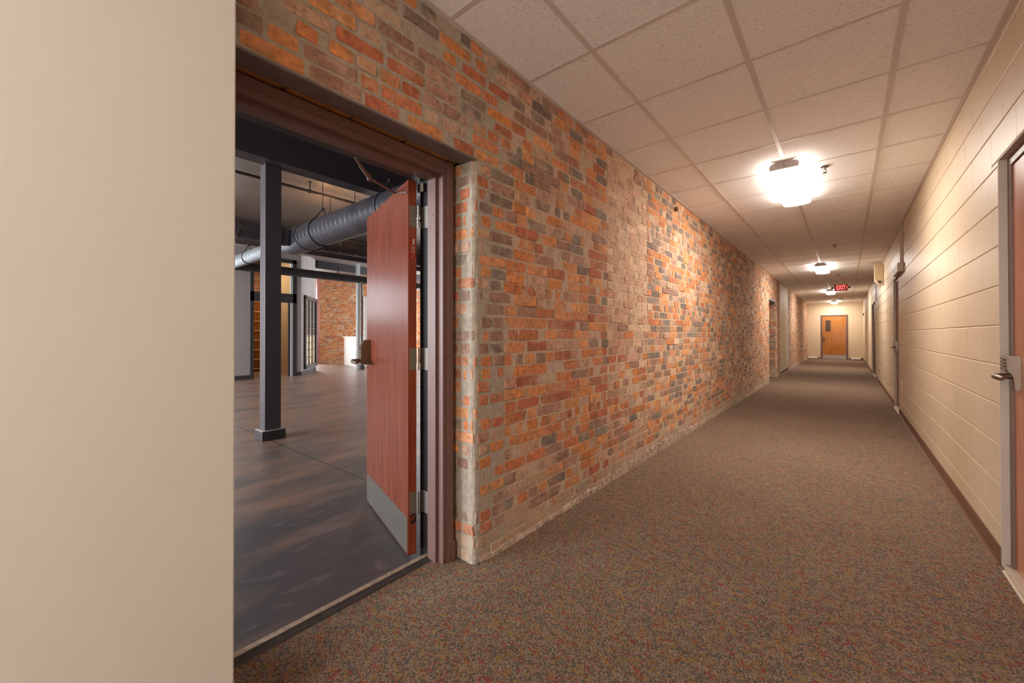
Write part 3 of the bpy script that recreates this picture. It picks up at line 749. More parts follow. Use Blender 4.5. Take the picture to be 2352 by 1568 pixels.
# ------------------------------------------------------------------ doors along the right wall
def lever_set(t, xf, yc, zc, s=1.0):
    """Exit lock trim on a face looking to -x: stepped housing, keypad teeth and lever."""
    bm = BM(); prism(bm, [(xf, zc - 0.070), (xf - 0.018, zc - 0.072), (xf - 0.020, zc - 0.005), (xf - 0.042, zc + 0.025), (xf - 0.044, zc + 0.086), (xf - 0.038, zc + 0.092), (xf, zc + 0.092)], yc - 0.034, yc + 0.034)
    bmesh.ops.bevel(bm, geom=bm.edges[:], offset=0.004, segments=2, affect='EDGES')
    lk = obj('lock_housing', bm, MT['satin'], t)
    bm = BM(); tube(bm, [(xf - 0.015, yc, zc - 0.006), (xf - 0.062, yc, zc - 0.006), (xf - 0.074, yc - 0.008, zc - 0.006), (xf - 0.078, yc - 0.026, zc - 0.007), (xf - 0.076, yc - 0.10, zc - 0.009), (xf - 0.070, yc - 0.118, zc - 0.010)], [0.014, 0.0125, 0.0125, 0.013, 0.013, 0.008], 12)
    obj('lever', bm, MT['satin'], lk)
    bm = BM()
    for q in range(4): box(bm, xf - 0.052, xf - 0.040, yc - 0.02, yc + 0.025, zc + 0.026 + q * 0.016, zc + 0.036 + q * 0.016, 0.003)
    obj('keypad', bm, MT['satin'], lk)

def wall_door(name, y0, y1, leafmat, framemat, label, lever=True, pair=False):
    t = thing(name, label, 'door', (XR + 0.04, (y0 + y1) / 2, 0), kind='structure')
    xf = XR + 0.030; w_ = 0.050
    bm = BM(); box(bm, xf, xf + 0.11, y1 - w_, y1 - 0.0045, 0, HD - 0.004, 0.003); box(bm, xf, xf + 0.11, y0 + 0.0045, y0 + w_, 0, HD - 0.004, 0.003)
    box(bm, xf, xf + 0.11, y0 + w_, y1 - w_, HD - w_, HD - 0.004, 0.003); obj('door_frame', bm, framemat, t)
    ya, yb = y0 + w_ + 0.003, y1 - w_ - 0.003
    for a, b in ([(ya, (ya + yb) / 2 - 0.001), ((ya + yb) / 2 + 0.001, yb)] if pair else [(ya, yb)]):
        bm = BM(); box(bm, xf + 0.008, xf + 0.052, a, b, 0.014, HD - w_ - 0.004); lf = obj('leaf', bm, leafmat, t)
    if lever: lever_set(t, xf + 0.008, y1 - w_ - 0.062, 0.955)
    bm = BM(); prism(bm, [(XR + 0.004, 0), (XR + 0.012, 0.012), (xf + 0.05, 0.013), (xf + 0.05, 0)], y0 + 0.006, y1 - 0.006); obj('threshold', bm, MT['sill'], t)
    bm = BM(); box(bm, XR + 0.06, XR + 0.2, y0, y1, 0, HD); obj('recess_backing', bm, MT['frameblack'], t)
    bm = BM(); box(bm, XR + 0.001, XR + 0.03, y0, y1, HD - 0.004, HD); obj('recess_head', bm, MT['greypaint'], t)
    return t
MT['frametaupe'] = mat('taupe_frame_paint', lin(116, 90, 78), 0.45)
wall_door('door_2', *DR[0], MT['doorright'], MT['frametaupe'], 'red-brown veneered door with lever, first on the block wall')
wall_door('door_3', *DR[1], MT['doorright'], MT['frametaupe'], 'red-brown veneered door under the grey junction box')
wall_door('door_4', *DR[2], MT['darkframe'], MT['darkframe'], 'dark recessed double door far down the block wall', lever=False, pair=True)
# sloping carpet bar in front of the first door
bm = BM(); prism(bm, [(XR - 0.012, 0.0), (XR - 0.004, 0.006), (XR + 0.012, 0.005), (XR + 0.012, 0.0)], DR[0][0], DR[0][1] - 0.07)
struct('trim_6', bm, MT['sill'], 'pale carpet bar at the sill of the first door on the right', 'threshold')
bm = BM(); prism(bm, [(XR - 0.012, 0.0), (XR - 0.004, 0.006), (XR + 0.012, 0.005), (XR + 0.012, 0.0)], DR[1][0], DR[1][1] - 0.05)
struct('trim_7', bm, MT['sill'], 'pale carpet bar at the sill of the door under the junction box', 'threshold')

# end of the corridor: oak door with a vision panel
t = thing('door_5', 'honey oak door with narrow vision panel in the end wall', 'door', (-0.42, YE, 0), kind='structure')
xa, xb, zt = -0.915, 0.068, 2.055
bm = BM(); box(bm, xa, xa + 0.062, YE - 0.02, YE + 0.03, 0, zt, 0.004); box(bm, xb - 0.062, xb, YE - 0.02, YE + 0.03, 0, zt, 0.004); box(bm, xa + 0.062, xb - 0.062, YE - 0.02, YE + 0.03, zt - 0.055, zt, 0.004)
obj('door_frame', bm, MT['brownmetal'], t)
la, lb2 = xa + 0.066, xb - 0.066
wx0, wx1, wz0, wz1 = -0.728, -0.560, 1.31, 1.80
bm = BM()
for r in ((la, wx0, 0.012, zt - 0.06), (wx1, lb2, 0.012, zt - 0.06), (wx0, wx1, 0.012, wz0), (wx0, wx1, wz1, zt - 0.06)): box(bm, r[0], r[1], YE - 0.006, YE + 0.038, r[2], r[3])
lf = obj('leaf', bm, MT['doorend'], t)
bm = BM()
for r in ((wx0 - 0.016, wx0, wz0 - 0.016, wz1 + 0.016), (wx1, wx1 + 0.016, wz0 - 0.016, wz1 + 0.016), (wx0, wx1, wz0 - 0.016, wz0), (wx0, wx1, wz1, wz1 + 0.016)): box(bm, r[0], r[1], YE - 0.014, YE - 0.004, r[2], r[3])
obj('vision_frame', bm, MT['brownmetal'], lf)
bm = BM(); box(bm, wx0, wx1, YE - 0.003, YE - 0.001, wz0, wz1); obj('vision_glass', bm, MT['glassdark'], lf)
bm = BM(); box(bm, la + 0.004, lb2 - 0.004, YE - 0.009, YE - 0.006, 0.014, 0.205); obj('kick_plate', bm, MT['steel'], lf)
bm = BM(); box(bm, la + 0.025, la + 0.085, YE - 0.05, YE - 0.006, 0.93, 1.06, 0.006); lk = obj('lock_housing', bm, MT['satin'], lf)
bm = BM(); tube(bm, [(la + 0.055, YE - 0.045, 0.965), (la + 0.055, YE - 0.085, 0.965), (la + 0.075, YE - 0.092, 0.965), (la + 0.15, YE - 0.09, 0.962)], 0.011, 10); obj('lever', bm, MT['satin'], lf)

# ------------------------------------------------------------------ ceiling fixtures
def make_light(y0, label, em, first=[None]):
    t = thing('ceiling_light', label, 'ceiling light', (-0.402, y0 + 0.605, CEIL - 0.004), group='wraparound ceiling lights down the corridor')
    x0, x1, y1, zc = -0.525, -0.279, y0 + 1.21, CEIL - 0.004
    bm = BM(); box(bm, -0.475, -0.329, y0 + 0.01, y1 - 0.01, zc - 0.024, zc); obj('backing_pan', bm, MT['greymetal'], t)
    for k, yy in enumerate((y0, y1 - 0.008)):
        bm = BM(); prism(bm, [(-0.490, zc), (-0.314, zc), (-0.294, zc - 0.022), (-0.300, zc - 0.060), (-0.504, zc - 0.060), (-0.510, zc - 0.022)], yy, yy + 0.008)
        cp = obj('end_cap', bm, MT['greymetal'], t)
        bm = BM(); yo = yy if k == 0 else yy + 0.008
        tube(bm, [(-0.40, yo - 0.002, zc - 0.03), (-0.40, yo + 0.002, zc - 0.03)], 0.005, 8); obj('screw', bm, MT['black'], cp)
    # curved lens: a shallow trough from one upper edge to the other
    prof = [(-0.515, zc - 0.012), (-0.524, zc - 0.030), (-0.525, zc - 0.058)] + [(-0.402 + 0.117 * math.sin(a), zc - 0.064 - 0.018 * math.cos(a)) for a in [math.radians(q) for q in range(-80, 81, 20)]] + [(-0.279, zc - 0.058), (-0.280, zc - 0.030), (-0.289, zc - 0.012)]
    bm = BM(); A = [bm.verts.new((x, y0 + 0.012, z)) for x, z in prof]; B = [bm.verts.new((x, y1 - 0.012, z)) for x, z in prof]
    for k in range(len(prof) - 1): bm.faces.new((A[k], A[k + 1], B[k + 1], B[k]))
    d = obj('diffuser', bm, list(em), t, smooth=True)
    for p in d.data.polygons: p.material_index = 1 if abs(p.normal.x) > 0.75 else 0
    return t
LIGHT_AT = [(4.125, 'nearest ceiling light, large white glowing lens over the brick wall'), (10.50, 'second glowing ceiling light from the camera, ahead of the exit sign'),
            (16.75, 'third glowing ceiling light, just behind the exit sign'), (22.35, 'last glowing ceiling light, over the oak door of the end wall')]
for k, (y0, lab) in enumerate(LIGHT_AT):
    q = (1, 1, 1, 0.8)[k]
    make_light(y0, lab, (MT['diffuser'] if q == 1 else mat('far_lens', (0.9, 0.9, 0.9), 0.4, emit=(1.0, 0.93, 0.84), estr=LAMP * q), mat('lens_side', (0.9, 0.9, 0.9), 0.4, emit=(1.0, 0.93, 0.84), estr=LAMP * q * 0.30)))
MT['diffuser_near'] = mat('near_lamp_diffuser', (0.9, 0.9, 0.9), 0.4, emit=(1.0, 0.955, 0.91), estr=LAMP_ADDED)
make_light(-2.25, 'ceiling light behind the camera near the glazed entrance', (MT['diffuser_near'], MT['diffuser_near']))

SPR = [(4.48, 'nearest sprinkler head beside the first ceiling light'), (8.51, 'second sprinkler head, on the dim ceiling between the first two lights'),
       (12.76, 'third sprinkler head, in front of the exit sign'), (21.28, 'farthest sprinkler head before the last ceiling light')]
for yy, lab in SPR:
    t = thing('fire_sprinkler', lab, 'sprinkler', (-0.137, yy, CEIL), group='chrome sprinkler heads in the corridor ceiling')
    bm = BM(); disc_dome(bm, (-0.137, yy, CEIL), 0.040, 0.012); obj('escutcheon', bm, MT['steel'], t, smooth=True)
    bm = BM(); tube(bm, [(-0.137, yy, CEIL - 0.008), (-0.137, yy, CEIL - 0.03)], 0.010, 10)
    for s in (-1, 1): tube(bm, [(-0.137 + s * 0.010, yy, CEIL - 0.028), (-0.137 + s * 0.014, yy, CEIL - 0.04), (-0.137, yy, CEIL - 0.056)], 0.0028, 8)
    obj('nozzle', bm, MT['satin'], t)
    bm = BM(); tube(bm, [(-0.137, yy, CEIL - 0.056), (-0.137, yy, CEIL - 0.0585)], 0.017, 14); obj('deflector', bm, MT['satin'], t)

# exit sign
t = thing('exit_sign', 'red lit EXIT sign with two small lamp heads hanging from the ceiling', 'exit sign', (-0.10, 14.02, CEIL))
bm = BM(); box(bm, -0.245, 0.042, 14.0, 14.045, 2.325, 2.498, 0.004); hs = obj('housing', bm, MT['signred'], t)
bm = BM(); box(bm, -0.125, -0.075, 14.005, 14.04, 2.498, CEIL, 0.003); obj('canopy', bm, MT['whitemetal'], t)
bm = BM(); box(bm, -0.249, 0.046, 13.997, 14.048, 2.318, 2.325, 0.001); obj('bottom_trim', bm, MT['whitemetal'], hs)
def text_mesh(body, size, ext):
    cu = bpy.data.curves.new('word', 'FONT'); cu.body = body; cu.size = size; cu.extrude = ext; cu.offset = 0.004; cu.align_x = 'CENTER'; cu.align_y = 'CENTER'
    o = bpy.data.objects.new('word', cu); C.objects.link(o); dg = bpy.context.evaluated_depsgraph_get()
    me = bpy.data.meshes.new_from_object(o.evaluated_get(dg)); bpy.data.objects.remove(o); return me
me = text_mesh('EXIT', 0.185, 0.002); xs = [v.co.x for v in me.vertices]; zs = [v.co.y for v in me.vertices]
sx = 0.192 / (max(xs) - min(xs)); sz = 0.128 / (max(zs) - min(zs)); cx = (max(xs) + min(xs)) / 2; cz = (max(zs) + min(zs)) / 2
for v in me.vertices:
    x, y_, z_ = v.co; v.co = Vector((-0.097 + (x - cx) * sx, 13.998 - z_, 2.412 + (y_ - cz) * sz)) - t.location
me.materials.clear(); me.materials.append(MT['signletter'])
o = bpy.data.objects.new('lettering', me); C.objects.link(o); o.parent = t
bm = BM(); prism(bm, [(0.010, 2.440), (0.020, 2.440), (0.034, 2.412), (0.020, 2.384), (0.010, 2.384), (0.024, 2.412)], 13.996, 14.0); obj('arrow', bm, MT['signletter'], t)
for s, xx in ((-1, -0.275), (1, 0.072)):
    bm = BM(); tube(bm, [(xx - s * 0.03, 14.02, 2.41), (xx, 14.02, 2.41)], 0.006, 8); tube(bm, [(xx, 14.045, 2.415), (xx, 14.0, 2.408), (xx, 13.99, 2.406)], [0.022, 0.028, 0.024], 14)
    obj('lamp_head', bm, MT['black'], t)

# box with angled foot and dark grille, high on the block wall, and its thin raceway
t = thing('wall_speaker', 'beige box with dark grille at its slanted foot, mounted high on the block wall', 'speaker', (XR, 11.1, 2.35))
bm = BM(); prism(bm, [(XR - 0.001, 2.56), (XR - 0.135, 2.56), (XR - 0.135, 2.27), (XR - 0.112, 2.215), (XR - 0.050, 2.150), (XR - 0.025, 2.150), (XR - 0.001, 2.20)], 11.0, 11.28)
bmesh.ops.bevel(bm, geom=[e for e in bm.edges], offset=0.006, segments=2, affect='EDGES'); cb = obj('case', bm, MT['beige'], t)
bm = BM(); prism(bm, [(XR - 0.092, 2.232), (XR - 0.044, 2.232), (XR - 0.026, 2.185), (XR - 0.072, 2.185)], 10.994, 11.002); obj('grille', bm, MT['darkgrille'], cb)
bm = BM(); tube(bm, [(XR - 0.066, 11.001, 2.40), (XR - 0.066, 10.997, 2.40)], 0.006, 8); obj('indicator', bm, MT['black'], cb)
bm = BM(); box(bm, XR - 0.012, XR - 0.0005, 13.55, 13.57, 2.0, 2.36)
rc = obj('wall_raceway', bm, MT['black']); tag(rc, 'thin dark raceway running down the block wall to the dark double door', 'raceway')

t = thing('pipe_stub', 'small rusty pipe stub poking out of the brick near the ceiling', 'pipe stub', (XL, 4.519, 2.511))
bm = BM(); tube(bm, [(XL - 0.02, 4.519, 2.511), (XL + 0.035, 4.519, 2.511)], 0.026, 8); sb = obj('stub', bm, mat('rusty_iron', lin(128, 88, 48), 0.8, vary=(40, 0.3)), t)
bm = BM(); tube(bm, [(XL + 0.034, 4.519, 2.511), (XL + 0.036, 4.519, 2.511)], 0.014, 8); obj('bore', bm, MT['black'], sb)

t = thing('junction_box', 'grey junction box with conduit above the second red-brown door', 'junction box', (XR, 7.8, 2.05))
bm = BM(); box(bm, XR - 0.058, XR - 0.0005, 7.42, 8.10, 1.985, 2.105, 0.004); obj('cover', bm, MT['box'], t)
bm = BM(); box(bm, XR - 0.028, XR - 0.0005, 7.47, 7.50, 2.105, CEIL - 0.006, 0.003); obj('conduit', bm, MT['box'], t)

t = thing('wall_outlet', 'painted blank outlet plate low on the block wall past the near door', 'outlet', (XR, 7.72, 0.45))
bm = BM(); box(bm, XR - 0.009, XR - 0.0003, 7.66, 7.78, 0.385, 0.505, 0.003); p_ = obj('cover_plate', bm, MT['plate'], t)
bm = BM(); tube(bm, [(XR - 0.008, 7.72, 0.445), (XR - 0.011, 7.72, 0.445)], 0.005, 8); obj('screw', bm, MT['plate'], p_)
t = thing('call_station', 'small dark box on the smooth far wall near the end', 'switch', (XR, 22.9, 2.0))
bm = BM(); box(bm, XR - 0.03, XR - 0.0003, 22.84, 22.96, 1.95, 2.07, 0.004); obj('case', bm, MT['black'], t)

for xa_, xb_, lab in ((-1.40, -1.03, 'low white baseboard heater left of the oak door'), (0.165, 0.495, 'low white baseboard heater right of the oak door')):
    t = thing('baseboard_heater', lab, 'heater', ((xa_ + xb_) / 2, YE, 0), group='white baseboard heaters on the end wall')
    bm = BM(); prism(bm, [(YE - 0.006, 0.02), (YE - 0.05, 0.02), (YE - 0.06, 0.03), (YE - 0.06, 0.075), (YE - 0.03, 0.10), (YE - 0.006, 0.10)], xa_, xb_, 'yz'); obj('casing', bm, MT['whitemetal'], t)
    bm = BM(); box(bm, xa_ + 0.01, xb_ - 0.01, YE - 0.058, YE - 0.02, 0.0, 0.022); obj('foot', bm, MT['black'], t)

# ------------------------------------------------------------------ the room beyond the doorway
RC = 3.6; RX = -1.745
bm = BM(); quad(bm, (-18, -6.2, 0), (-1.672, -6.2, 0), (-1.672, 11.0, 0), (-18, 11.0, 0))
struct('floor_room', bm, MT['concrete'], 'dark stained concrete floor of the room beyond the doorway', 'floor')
bm = BM(); quad(bm, (-18, -6.2, RC), (-1.60, -6.2, RC), (-1.60, 11.0, RC), (-18, 11.0, RC))
cr = struct('ceiling_room', bm, MT['roomceil'], 'grey-brown painted ceiling of the room beyond', 'ceiling')
bm = BM()
for a, b, z0, z1 in ((-6.2, YN, 0, RC), (YO, 11.0, 0, RC), (YN, YO, ZT, RC)): box(bm, RX - 0.02, RX, a, b, z0, z1)
struct('wall_room_near', bm, MT['roomwall'], 'grey inner face of the wall around the open doorway', 'wall')

def window_wall(name, wname, n, plane, at_, a0, a1, wins, z0, z1, label, wlabel, pane):
    """A wall in plane x=at_ or y=at_ with daylit windows."""
    def bx(bm, a, b, c, d, t0, t1):
        if plane == 'y': box(bm, a, b, at_ - t1, at_ - t0, c, d)
        else: box(bm, at_ - t1, at_ - t0, a, b, c, d)
    bm = BM(); edges = [a0] + [e for w_ in wins for e in w_] + [a1]
    for a, b in zip(edges[0::2], edges[1::2]): bx(bm, a, b, 0, RC, -0.1, 0.1)
    for a, b in wins: bx(bm, a, b, 0, z0, -0.1, 0.1); bx(bm, a, b, z1, RC, -0.1, 0.1)
    struct(name, bm, MT['roomwall'], label, 'wall')
    for k, (a, b) in enumerate(wins):
        t = thing(wname % (n + k), wlabel, 'window', ((a + b) / 2, at_, z0) if plane == 'y' else (at_, (a + b) / 2, z0), kind='structure', group=wlabel)
        bm = BM()
        for c, d in ((a, a + 0.06), (b - 0.06, b), ((a + b) / 2 - 0.03, (a + b) / 2 + 0.03)): bx(bm, c, d, z0, z1, -0.04, 0.04)
        for c, d in ((z0, z0 + 0.06), (z1 - 0.06, z1), ((z0 + z1) / 2 - 0.03, (z0 + z1) / 2 + 0.03)): bx(bm, a, b, c, d, -0.04, 0.04)
        obj('window_frame', bm, MT['darkframe'], t)
        bm = BM()
        if plane == 'y': quad(bm, (a, at_, z0), (b, at_, z0), (b, at_, z1), (a, at_, z1))
        else: quad(bm, (at_, a, z0), (at_, b, z0), (at_, b, z1), (at_, a, z1))
        obj('pane', bm, pane, t)
window_wall('wall_room_left', 'window_%d', 2, 'y', -6.2, -18, RX, [(-12.2, -10.2), (-9.2, -7.2), (-6.2, -4.2)], 0.8, 3.3, 'grey side wall of the room with daylit windows', 'tall daylit window in the side wall of the room', MT['dayroom'])
window_wall('wall_room_right', 'window_%d', 5, 'y', 11.0, -18, RX, [(-13.6, -11.0)], 0.5, 3.2, 'grey far side wall of the room', 'daylit window in the far side wall of the room', MT['dayfar'])
window_wall('wall_room_far', 'window_%d', 6, 'x', -17.5, -6.2, 11.0, [(6.05, 7.75)], 0.15, 3.3, 'grey outer wall of the room', 'tall daylit window beside the far brick wall', MT['dayfar'])

# structural steel: beams and a boxed column
for k, x in enumerate((-4.765, -9.70)):
    bm = BM(); box(bm, x - 0.215, x, -6.1, 10.9, 3.038, RC, 0.004)
    struct('beam', bm, MT['beamblack'], ('black boxed beam resting on the charcoal column', 'second black boxed beam, beyond the large round duct')[k], 'beam')
bm = BM(); box(bm, -9.86, -9.66, -6.1, 10.9, 3.026, 3.038); obj('beam_flange', bm, MT['roomwall'], bpy.data.objects['beam.001'])  # pale strip, the light on the beam's underside put into its colour
t = thing('column', 'square charcoal steel column with a low plinth in the dark room', 'column', (-4.98, 1.78, 0), kind='structure')
bm = BM(); box(bm, -5.055, -4.905, 1.700, 1.865, 0.10, 3.04, 0.004); obj('shaft', bm, MT['charcoal'], t)
bm = BM(); box(bm, -5.092, -4.868, 1.663, 1.902, 0, 0.10, 0.004); obj('plinth', bm, MT['beamblack'], t)
bm = BM(); box(bm, -5.088, -4.872, 1.667, 1.898, 0.10, 0.106); obj('caulk_bead', bm, MT['greymetal'], t)

# round ductwork
def spiral(bm, a, b, r, pitch=0.125, lip=0.003, seg=28):
    a, b = Vector(a), Vector(b); d = b - a; n = max(1, int(d.length / pitch)); pts, rad = [], []
    for k in range(n):
        for f, dr in ((0.0, 0), (0.38, 0), (0.46, 0), (0.475, lip), (0.525, lip), (0.54, 0), (0.62, 0)):
            pts.append(a + d * ((k + f) / n)); rad.append(r + dr)
    pts.append(b); rad.append(r)
    tube(bm, pts, rad, seg)
t = thing('air_duct', 'large round black spiral duct with a crossing branch hung under the room ceiling', 'duct', (-7.0, 2.97, 2.75))
ZD = 2.75
bm = BM(); spiral(bm, (-2.6, 2.97, ZD), (-6.78, 2.97, ZD), 0.213); obj('main_duct', bm, MT['duct'], t)
bm = BM(); tube(bm, [(-6.74, 2.97, ZD), (-7.30, 2.97, ZD), (-7.32, 2.97, ZD), (-7.62, 2.97, ZD)], [0.222, 0.222, 0.214, 0.130], 28); obj('tee_fitting', bm, MT['duct'], t)
bm = BM(); spiral(bm, (-7.62, 2.97, ZD), (-10.9, 2.97, ZD), 0.125, 0.13); obj('silver_duct', bm, mat('galvanised_duct', lin(150, 156, 158), 0.4, metal=0.35, vary=(6, 0.1)), t)
bm = BM(); spiral(bm, (-7.02, 2.80, ZD), (-7.02, -4.5, ZD), 0.140, 0.3); spiral(bm, (-7.02, 3.14, ZD), (-7.02, 9.0, ZD), 0.140, 0.3); obj('branch_duct', bm, MT['duct'], t)
bm = BM()
for yy in (2.70, 2.60, 3.26):
    bm = BM(); tube(bm, [(-7.02, yy - 0.03, ZD), (-7.02, yy + 0.03, ZD)], 0.152, 24); obj('collar', bm, MT['duct'], t)
bm = BM(); spiral(bm, (-10.8, 1.2, ZD), (-10.8, 10.0, ZD), 0.105, 0.4); obj('far_duct', bm, MT['duct'], t)
def hanger(p, r, top, ax='x'):
    bm = BM(); x, y, z = p; yy = Vector((0, 1, 0)) if ax == 'x' else Vector((1, 0, 0)); P0 = Vector(p)
    ring = [P0 + yy * (r * math.sin(a)) + Vector((0, 0, r * math.cos(a))) for a in [math.radians(35 + q * 14.5) for q in range(21)]]
    pk = P0 + Vector((0, 0, r + 0.13))
    tube(bm, [pk] + ring + [pk], 0.010, 6); tube(bm, [pk - Vector((0, 0, 0.02)), Vector((x, y, top))], 0.007, 8); box(bm, x - 0.02, x + 0.02, y - 0.02, y + 0.02, pk.z - 0.02, pk.z + 0.02)
    return obj('hanger', bm, MT['roomdark'], t)
for xx in (-4.45, -6.25): hanger((xx, 2.97, ZD), 0.222, RC if xx < -5 else 3.04)
hanger((-9.45, 2.97, ZD), 0.130, 3.03); hanger((-10.8, 5.55, ZD), 0.108, RC, 'y'); hanger((-7.02, -1.5, ZD), 0.145, RC, 'y')

# sprinkler pipe under the ceiling
t = thing('sprinkler_pipe', 'thin black pipe running along the room ceiling behind the first beam', 'pipe', (-6.6, 2.5, 3.45))
bm = BM(); tube(bm, [(-6.6, -6.0, 3.45), (-6.6, 10.8, 3.45)], 0.021, 12); obj('pipe_run', bm, MT['black'], t)
for yy in (-2.5, 0.2, 2.93, 5.7):
    bm = BM(); tube(bm, [(-6.6, yy, 3.425), (-6.6, yy, RC)], 0.009, 8); tube(bm, [(-6.6, yy - 0.014, 3.45), (-6.6, yy + 0.014, 3.45)], 0.032, 12); tube(bm, [(-6.6, yy, RC - 0.012), (-6.6, yy, RC)], 0.03, 12)
    obj('pipe_hanger', bm, MT['black'], t)

# small warm lamps on a rail above the duct
for k, (x, lab) in enumerate(((-7.12, 'small warm uplight over the duct, the one closest to the column'), (-6.28, 'small warm uplight over the middle of the duct'), (-5.34, 'small warm uplight over the duct, the one closest to the open door'))):
    t = thing('uplight', lab, 'lamp', (x, 3.42, 3.07), group='small warm lamps above the round duct')
    bm = BM(); tube(bm, [(x, 3.42, 2.99), (x, 3.42, 3.02), (x, 3.42, 3.07)], [0.028, 0.05, 0.052], 14, cap=True); obj('cup', bm, MT['black'], t)
    bm = BM(); bmesh.ops.create_icosphere(bm, subdivisions=2, radius=0.034, matrix=Matrix.Translation((x, 3.42, 3.098))); obj('bulb', bm, MT['bulb'], t, smooth=True)
    bm = BM(); tube(bm, [(x, 3.46, 3.03), (x, 3.52, 3.03), (x, 3.52, RC)], 0.006, 8); obj('stem', bm, MT['black'], t)

# far office with a dark glazed storefront
FX = -12.05
bm = BM(); box(bm, FX - 0.1, FX, -6.1, 0.9, 0, RC); box(bm, FX - 0.1, FX, 3.3, 3.825, 0, RC); box(bm, FX - 0.1, FX, 0.9, 3.3, 0, 1.55); box(bm, FX - 0.1, FX, 0.9, 3.3, 2.75, RC); box(bm, FX - 0.1, FX, 4.975, 5.115, 0, RC); box(bm, FX - 0.1, FX, 3.825, 4.975, 3.27, RC)
struct('wall_office_front', bm, MT['roomwall'], 'pale grey wall around the dark framed office entrance', 'wall')
t = thing('window_8', 'wide bright window in the grey office front, behind the cream wall', 'window', (FX, 2.1, 1.55), kind='structure')
bm = BM()
for a, b, c, d in ((0.9, 0.96, 1.55, 2.75), (3.24, 3.3, 1.55, 2.75), (0.9, 3.3, 1.55, 1.61), (0.9, 3.3, 2.69, 2.75)): box(bm, FX - 0.09, FX - 0.01, a, b, c, d)
obj('window_frame', bm, MT['darkframe'], t)
bm = BM(); quad(bm, (FX - 0.05, 0.96, 1.61), (FX - 0.05, 3.24, 1.61), (FX - 0.05, 3.24, 2.69), (FX - 0.05, 0.96, 2.69)); obj('pane', bm, mat('office_front_pane', (1, 1, 1), 0.2, emit=(0.84, 0.93, 1.0), estr=3.2), t)  # unseen glowing pane, set where the open leaf's sheen reflects
# slanted wall, from the office corner to its outer end
A0 = Vector((-12.05, 5.115)); B0 = Vector((-13.45, 6.17)); dv = (B0 - A0); SL = dv.length; dv = dv / SL; nv = Vector((dv.y, -dv.x))
if nv.dot(-A0) < 0: nv = -nv
def sl(s, off, z): q = A0 + dv * s + nv * off; return (q.x, q.y, z)
def slbox(bm, s0, s1, o0, o1, z0, z1):
    P = [sl(s, o, z) for z in (z0, z1) for s, o in ((s0, o0), (s1, o0), (s1, o1), (s0, o1))]
    v = [bm.verts.new(p) for p in P]
    for f in ((0, 3, 2, 1), (4, 5, 6, 7), (0, 1, 5, 4), (1, 2, 6, 5), (2, 3, 7, 6), (3, 0, 4, 7)): bm.faces.new([v[q] for q in f])
s0, s1 = 0.14 * SL + 0.04, 1.0 * SL
bm = BM(); slbox(bm, 0, SL, -0.10, 0, 0, RC)
struct('wall_office_side', bm, MT['roomwall'], 'pale grey slanted wall with the small paned interior window', 'wall')
t = thing('window_7', 'dark framed interior window of small panes, three across, in the slanted wall', 'window', sl((s0 + s1) / 2, 0, 0.14), kind='structure')
bm = BM()
for a, b, c, d in ((s0, s0 + 0.14, 0.15, 2.31), (s1 - 0.14, s1, 0.15, 2.31), (s0, s1, 0.15, 0.27), (s0, s1, 2.22, 2.33)): slbox(bm, a, b, 0, 0.05, c, d)
obj('window_frame', bm, MT['darkframe'], t)
bm = BM()
for k in (1, 2): c = s0 + 0.14 + (s1 - s0 - 0.28) * k / 3; slbox(bm, c - 0.013, c + 0.013, 0.004, 0.03, 0.27, 2.22)
for k in range(1, 9): z = 0.27 + 1.95 * k / 9; slbox(bm, s0 + 0.14, s1 - 0.14, 0.004, 0.03, z - 0.012, z + 0.012)
obj('muntin_bars', bm, MT['darkframe'], t)
bm = BM(); slbox(bm, s0 + 0.14, s1 - 0.14, 0.001, 0.006, 0.27, 1.16); obj('lower_panes', bm, mat('cream_backed_pane', lin(226, 204, 164), 0.15), t)
bm = BM(); slbox(bm, s0 + 0.14, s1 - 0.14, 0.001, 0.006, 1.16, 2.22); obj('upper_panes', bm, mat('grey_pane', lin(138, 136, 132), 0.08), t)  # grey sky reflection put into the colour of the upper panes
bm = BM(); box(bm, FX, FX + 0.012, -6.0, 3.825, 0, 0.11); box(bm, FX, FX + 0.012, 4.975, 5.11, 0, 0.11); slbox(bm, 0, SL, 0, 0.012, 0, 0.11)
struct('baseboard_office', bm, MT['darkframe'], 'dark base along the pale grey office walls', 'baseboard')
# storefront: frame, transom, glass
t = thing('door_7', 'dark framed office entrance with glass transom at the far side of the room', 'door', (FX, 4.4, 0), kind='structure')
y0, y1 = 3.825, 4.975
bm = BM()
for a, b, c, d in ((y0, y0 + 0.085, 0, 3.27), (y1 - 0.095, y1, 0, 3.27), (y0, y1, 3.17, 3.27), (y0, y1, 2.06, 2.20), (y0, y1, 2.205, 2.31)): box(bm, FX - 0.06, FX + 0.02, a, b, c, d)
obj('door_frame', bm, MT['darkframe'], t)
bm = BM()
for a in (y1 - 0.155, y1 - 0.108): box(bm, FX - 0.03, FX + 0.012, a, a + 0.03, 0, 3.17)
gl = obj('bright_stile', bm, MT['bluewhite'], t)  # pale strips, bright window reflections put into their colour
bm = BM(); box(bm, FX - 0.04, FX, y1 - 0.205, y1 - 0.16, 0, 2.06); obj('door_stile', bm, MT['darkframe'], t)
gm = bpy.data.materials.new('clear_glass'); gm.use_nodes = True; nt = gm.node_tree; nt.nodes.clear()
tr = nt.nodes.new('ShaderNodeBsdfTransparent'); gs = nt.nodes.new('ShaderNodeBsdfGlossy'); gs.inputs['Roughness'].default_value = 0.03; ms = nt.nodes.new('ShaderNodeMixShader'); ms.inputs[0].default_value = 0.07; mo_ = nt.nodes.new('ShaderNodeOutputMaterial')
